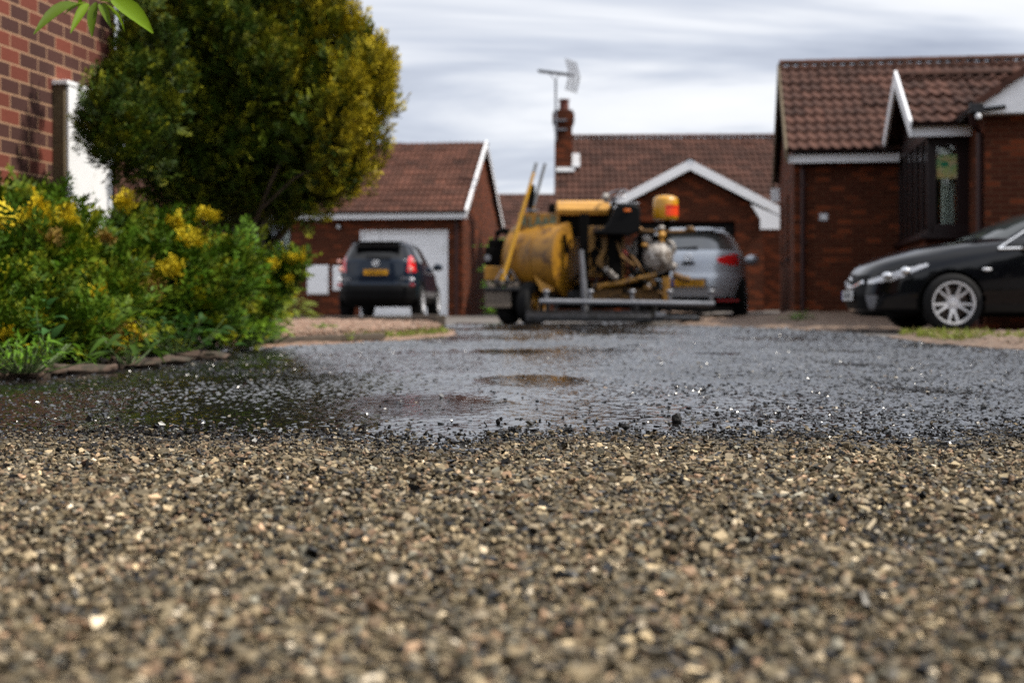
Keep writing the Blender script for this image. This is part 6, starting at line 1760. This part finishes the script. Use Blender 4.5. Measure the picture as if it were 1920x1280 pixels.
# steering wheel on its column
q = Matrix.Translation((mx(1154), 0.05, mz(367))) @ Matrix.Rotation(R(-22), 4, 'Y') @ Matrix.Rotation(R(24), 4, 'X')
mb = MB(); ell_ring(mb, q, 0.19, 0.19, 0.016, 30)
for k in range(3): mb.tube([q @ Vector((0, 0, -0.02)), q @ Vector((0.18 * math.cos(k * 2.1 + 0.5), 0.18 * math.sin(k * 2.1 + 0.5), 0))], 0.012, 6)
sw = mb.build('steering_wheel', M['galv'], mch)
mb = MB(); mb.ball(q @ Vector((-0.15, -0.03, 0.05)), (0.06, 0.06, 0.065)); mb.build('steering_knob', M['dirty_white'], sw)
mb = MB(); mb.tube([q @ Vector((0, 0, -0.02)), (mx(1146), 0.1, mz(395)), (mx(1138), 0.12, mz(430))], 0.03); mb.build('steering_column', M['matt_black'], mch)
# pump and engine on the right
pc = Vector((mx(1231), -0.05, mz(483)))
FM = lambda p: Matrix.Translation(p) @ Matrix.Rotation(R(90), 4, 'X') @ Matrix.Rotation(R(-14), 4, 'Y')
mb = MB(); mb.lathe([(0.0, 0.17), (0.07, 0.165), (0.15, 0.13), (0.20, 0.06), (0.225, 0.0), (0.25, -0.01), (0.25, -0.05), (0.21, -0.06), (0.20, -0.35), (0.0, -0.36)], FM(pc), 30)
for k in range(10): mb.cyl(FM(pc) @ Vector((0.232 * math.cos(k * 0.628), 0.232 * math.sin(k * 0.628), 0.0)), FM(pc) @ Vector((0.232 * math.cos(k * 0.628), 0.232 * math.sin(k * 0.628), 0.02)), 0.016, seg=6)
mb.build('pump', M['dirty_white'], mch)
pc2 = Vector((mx(1204), 0.20, mz(474)))
mb = MB(); mb.lathe([(0.0, 0.10), (0.10, 0.09), (0.17, 0.05), (0.20, 0.0), (0.20, -0.2), (0.0, -0.21)], FM(pc2), 26); mb.build('flywheel_housing', M['dirty_white'], mch)
mb = MB(); mb.ball((mx(1214), 0.1, mz(450)), (0.09, 0.08, 0.08)); mb.build('carburettor', M['dirty_white'], mch)
mb = MB(); mb.bx(mx(1198), mx(1212), -0.02, 0.1, mz(505), mz(462)); mb.bx(mx(1196), mx(1258), 0.1, 0.55, mz(522), mz(440)); mb.build('engine_case', M['matt_black'], mch, bevel=0.015)
mb = MB(); mb.ball((mx(1209), -0.03, mz(460)), (0.06, 0.05, 0.035)); mb.build('oil_cap', M['yellow_pale'], mch)
mb = MB(); mb.tube([(mx(1252), 0.0, mz(450)), (mx(1262), -0.03, mz(458)), (mx(1264), -0.03, mz(470)), (mx(1256), 0.0, mz(485)), (mx(1252), 0.0, mz(500))], 0.030, 10); mb.build('return_hose', M['dirty_white'], mch)
mb = MB(); mb.tube([(mx(1257), -0.02, mz(498)), (mx(1266), -0.05, mz(503))], [0.075, 0.06], 12); mb.build('outlet_elbow', M['dirty_white'], mch)
mb = MB(); mb.tube([(mx(1195), 0.0, mz(432)), (mx(1222), -0.02, mz(434)), (mx(1250), -0.02, mz(435)), (mx(1272), -0.02, mz(435)), (mx(1303), -0.04, mz(433))], 0.028, 10)
mb.ball((mx(1293), -0.04, mz(430)), (0.07, 0.05, 0.05)); mb.ball((mx(1200), 0, mz(431)), (0.05, 0.05, 0.05)); mb.build('manifold', M['rust'], mch)
mb = MB(); mb.ball((mx(1240), -0.07, mz(441)), (0.06, 0.05, 0.06)); mb.tube([(mx(1240), -0.03, mz(455)), (mx(1240), -0.03, mz(424))], 0.035); mb.build('valve', M['yellow_pale'], mch)
mb = MB(); mb.ball((mx(1239), -0.06, mz(428)), (0.06, 0.05, 0.045)); mb.build('valve_cap', M['dirty_white'], mch)
mb = MB(); mb.tube([(mx(1252), 0.12, mz(436)), (mx(1252), 0.12, mz(411))], 0.045); mb.build('canister_stem', M['matt_black'], mch)
cc_ = Vector((mx(1249.5), 0.12, 0))
mb = MB(); mb.lathe([(0.0, mz(412)), (0.17, mz(412)), (0.188, mz(409)), (0.193, mz(404)), (0.193, mz(376)), (0.175, mz(370)), (0.13, mz(367)), (0.06, mz(365.5)), (0.0, mz(365))], Matrix.Translation(cc_), 36)
can = mb.build('canister', M['canister'], mch, smooth=50)
def band(r, a0, a1, z0, z1):
    mb = MB(); n_ = 14
    vs = [cc_ + Vector((r * math.sin(a0 + (a1 - a0) * k / n_), -r * math.cos(a0 + (a1 - a0) * k / n_), zz)) for zz in (z0, z1) for k in range(n_ + 1)]
    return mb.add(vs, [(k, k + 1, k + n_ + 2, k + n_ + 1) for k in range(n_)])
band(0.1955, R(-7), R(84), mz(405), mz(384)).build('warning_sticker', M['sticker'], can, fix=False)
band(0.1965, R(0), R(50), mz(389), mz(386)).build('sticker_text', M['sticker_dark'], can, fix=False)
# lower frame at the right
mb = MB(); mb.tube([(mx(1110), -0.05, mz(537)), (mx(1165), -0.12, mz(531)), (mx(1200), -0.14, mz(521)), (mx(1228), -0.12, mz(516))], 0.045, 8); mb.build('frame_tube', YL, mch)
mb = MB(); mb.bx(mx(1241), mx(1255), -0.08, 0.06, 0.36, mz(519)); mb.build('frame_post', YL, mch, bevel=0.01)
mb = MB(); mb.beam((mx(1132), -0.1, mz(502)), (mx(1156), -0.1, mz(524)), 0.07, 0.09); mb.build('cleaning_rag', M['dirty_white'], mch, bevel=0.02)
mb = MB(); mb.bx(mx(1108), mx(1240), -0.02, 0.3, 0.36, mz(540)); mb.build('frame_plate', M['rust'], mch, bevel=0.02)
mb = MB(); mb.tube([(mx(1262), 0.0, mz(515)), (mx(1280), -0.05, mz(522)), (mx(1292), -0.05, mz(524))], 0.05); mb.build('drain_pipe', M['rust'], mch)
for pts in ([(1175, -0.1, 500), (1190, -0.15, 520), (1210, -0.18, 530), (1232, -0.2, 545)], [(1190, 0.0, 450), (1180, -0.1, 480), (1186, -0.12, 510), (1205, -0.15, 515)]):
    mb = MB(); mb.tube([(mx(a), b, mz(d_)) for a, b, d_ in pts], 0.025); mb.build('hose', M['matt_black'], mch)
# pipework, cables and tar-caked fittings cluttering its middle
rc = np.random.default_rng(44)
for k in range(15):
    a = (rc.uniform(1092, 1215), rc.uniform(-0.2, 0.25), rc.uniform(440, 520)); b = (a[0] + rc.uniform(-45, 45), rc.uniform(-0.2, 0.1), a[2] + rc.uniform(25, 60))
    m2 = ((a[0] + b[0]) / 2 + rc.uniform(-14, 14), (a[1] + b[1]) / 2 - 0.08, (a[2] + b[2]) / 2 + rc.uniform(0, 18))
    mb = MB(); mb.tube([(mx(p[0]), p[1], mz(p[2])) for p in (a, m2, b)], rc.uniform(0.012, 0.026), 7)
    mb.build('hose' if k % 3 else 'pipe', [M['matt_black'], M['matt_black'], M['rust'], M['dark_steel']][k % 4], mch)
for k in range(9):
    p = Vector((mx(rc.uniform(1100, 1240)), rc.uniform(-0.22, 0.0), mz(rc.uniform(505, 548)))); s_ = rc.uniform(0.03, 0.07)
    mb = MB(); mb.cyl(p, p + Vector((rc.uniform(-0.05, 0.05), -0.05, rc.uniform(-0.03, 0.09))), s_, s_ * 0.8, 8); mb.build('fitting', [M['rust'], M['matt_black'], M['dirty_white']][k % 3], mch, bevel=0.006)
mb = MB(); mb.bx(mx(1100), mx(1240), 0.05, 0.9, mz(560), mz(525)); mb.build('gearbox', M['matt_black'], mch, bevel=0.03)
for pxx, w_ in ((1058, 0.30), (1120, 0.22), (1152, 0.35)):
    mb = MB(); mb.beam((mx(pxx), -0.05, mz(440)), (mx(pxx) + 0.05, -0.05, mz(440) - w_), 0.05, 0.05); mb.build('bracket', M['matt_black'], mch)
# spray bar with its taps, shroud just off the road
mb = MB(); mb.tube([(mx(1010), -0.42, mz(565)), (mx(1170), -0.42, mz(567)), (mx(1332), -0.42, mz(570))], 0.042, 12); bar = mb.build('spray_bar', M['galv'], mch)
for pxx in (1023, 1104, 1181, 1250, 1326):
    mb = MB(); mb.tube([(mx(pxx), -0.42, mz(566)), (mx(pxx), -0.42, mz(550))], 0.028, 8); mb.ball((mx(pxx), -0.43, mz(547)), (0.055, 0.04, 0.035)); mb.build('tap', M['galv'], bar)
    mb = MB(); mb.tube([(mx(pxx), -0.42, mz(568)), (mx(pxx) + 0.01, -0.40, mz(586))], 0.02, 8); mb.build('nozzle', M['dark_steel'], bar)
mb = MB(); mb.prism([(-0.62, 0.05), (-0.22, 0.05), (-0.22, 0.16), (-0.40, 0.22), (-0.62, 0.14)], Matrix(((0, 0, 1, mx(985)), (1, 0, 0, 0), (0, 1, 0, 0), (0, 0, 0, 1))), mx(1215) - mx(985))
mb.build('spray_shroud', M['dark_steel'], mch, bevel=0.012)
mb = MB(); mb.prism([(-0.58, 0.06), (-0.25, 0.06), (-0.25, 0.14), (-0.58, 0.12)], Matrix(((0, 0, 1, mx(1217)), (1, 0, 0, 0), (0, 1, 0, 0), (0, 0, 0, 1))), mx(1304) - mx(1217))
mb.build('shroud_wing', M['dark_steel'], mch, bevel=0.01)
mb = MB(); mb.bx(mx(1222), mx(1240), -0.60, -0.58, mz(592), mz(584)); mb.build('shroud_clip', M['galv'], mch)
for pxx in (1040, 1190):
    mb = MB(); mb.beam((mx(pxx), -0.40, 0.16), (mx(pxx) + 0.05, 0.15, 0.44), 0.05, 0.04); mb.build('bar_arm', M['dark_steel'], mch)
# wheels
wax = Vector((math.cos(R(26)), -math.sin(R(26)), 0))
def mwheel(c, r_, wd, hub):
    Mx = Matrix.Translation(c) @ wax.to_track_quat('Z', 'Y').to_matrix().to_4x4(); h = wd / 2
    mb = MB(); mb.lathe([(r_ * 0.55, -h), (r_ * 0.88, -h), (r_, -h * 0.7), (r_, h * 0.7), (r_ * 0.88, h), (r_ * 0.55, h), (r_ * 0.55, -h)], Mx, 30); t_ = mb.build('wheel', M['rubber'], mch)
    mb = MB(); mb.lathe([(0, h * 0.9), (r_ * 0.16, h * 0.9), (r_ * 0.2, h * 0.6), (r_ * 0.5, h * 0.55), (r_ * 0.56, h * 0.9), (r_ * 0.56, -h * 0.9), (0, -h * 0.9)], Mx, 24); mb.build('rim', hub, t_)
mwheel((mx(994), 0.0, 0.33), 0.33, 0.20, YL)
mwheel((mx(955), 0.15, 0.25), 0.25, 0.22, M['matt_black'])
mwheel((mx(1010), 1.15, 0.33), 0.33, 0.20, YL)
mwheel((mx(1215), 0.95, 0.33), 0.33, 0.20, YL)
mwheel((mx(1215), 0.28, 0.30), 0.30, 0.18, M['matt_black'])
# tool tray at the left end
mb = MB(); mb.bx(mx(910), mx(958), -0.25, 0.15, mz(577), mz(546)); mb.build('tool_box', M['wood_grey'], mch, bevel=0.012)
mb = MB(); mb.bx(mx(908), mx(976), -0.28, 0.2, mz(545.5), mz(539)); mb.build('tool_tray', M['dark_steel'], mch, bevel=0.01)
mb = MB(); mb.bx(mx(958) + 0.005, mx(975), -0.2, 0.1, mz(580), mz(546)); mb.build('tool_bracket', M['matt_black'], mch)

# ---- tools leaning on it, a mat of tarry brushes on its tray
bpy.context.view_layer.update()
def world(px, dy, py): return Vector((mx(px) + 1.2, MY + dy, mz(py)))
def tool(name, label, p0, p1, p2, wd, headmat, polemat, gripmat):
    t = thing(name, label, name.replace('_', ' '), p0)
    mb = MB(); mb.tube([Vector((0, 0, 0)), (p1 - p0)], [0.034, 0.026], 10); mb.build('handle', polemat, t)
    mb = MB(); mb.tube([p1 - p0, p2 - p0], [0.026, 0.026], 10); mb.build('grip', gripmat, t)
    mb = MB(); mb.box((0, 0, 0.01), (wd, 0.10, 0.05)); hd = mb.build('head', headmat, t, bevel=0.008)
    mb = MB()
    for k in range(7):
        x_ = (k - 3) * wd / 7
        mb.beam((x_, 0, -0.01), (x_ * 1.04, 0.01, -0.065), 0.018, 0.018)
    mb.build('teeth', headmat, hd)
    mb = MB(); mb.tube([(-wd * 0.33, 0, 0.02), (0, 0, 0.20)], 0.012, 6); mb.tube([(wd * 0.33, 0, 0.02), (0, 0, 0.20)], 0.012, 6); mb.build('stay', M['galv'], t)
tool('tar_rake', 'yellow-handled tar rake leaning against the tank, nearest the front', world(941, -0.12, 530), world(1001, 0.12, 322), world(1006, 0.14, 304), 0.30, M['dark_steel'], M['yellow_tool'], M['grey_tool'])
tool('tar_brush', 'grey-tipped dark-handled brush leaning behind the yellow rake', world(958, 0.02, 530), world(1001, 0.28, 385), world(1023, 0.32, 303), 0.30, M['dark_steel'], M['yellow'], M['grey_tool'])
rg = np.random.default_rng(5)
mb = MB()
for k in range(16):
    x_ = mx(916) + (mx(970) - mx(916)) * k / 15
    mb.box((x_, rg.uniform(-0.15, 0.1), mz(537) + rg.uniform(0, 0.05)), (0.07, 0.25, 0.07), Matrix.Rotation(rg.uniform(-0.6, 0.6), 3, 'Y'))
o = mb.build('rag_heap', M['wood_grey'], None, merge=False, bevel=0.01)
o.location = (1.2, MY, 0); tag(o, 'heap of grey tarry rags on the tray at the left end of the machine', 'rags')
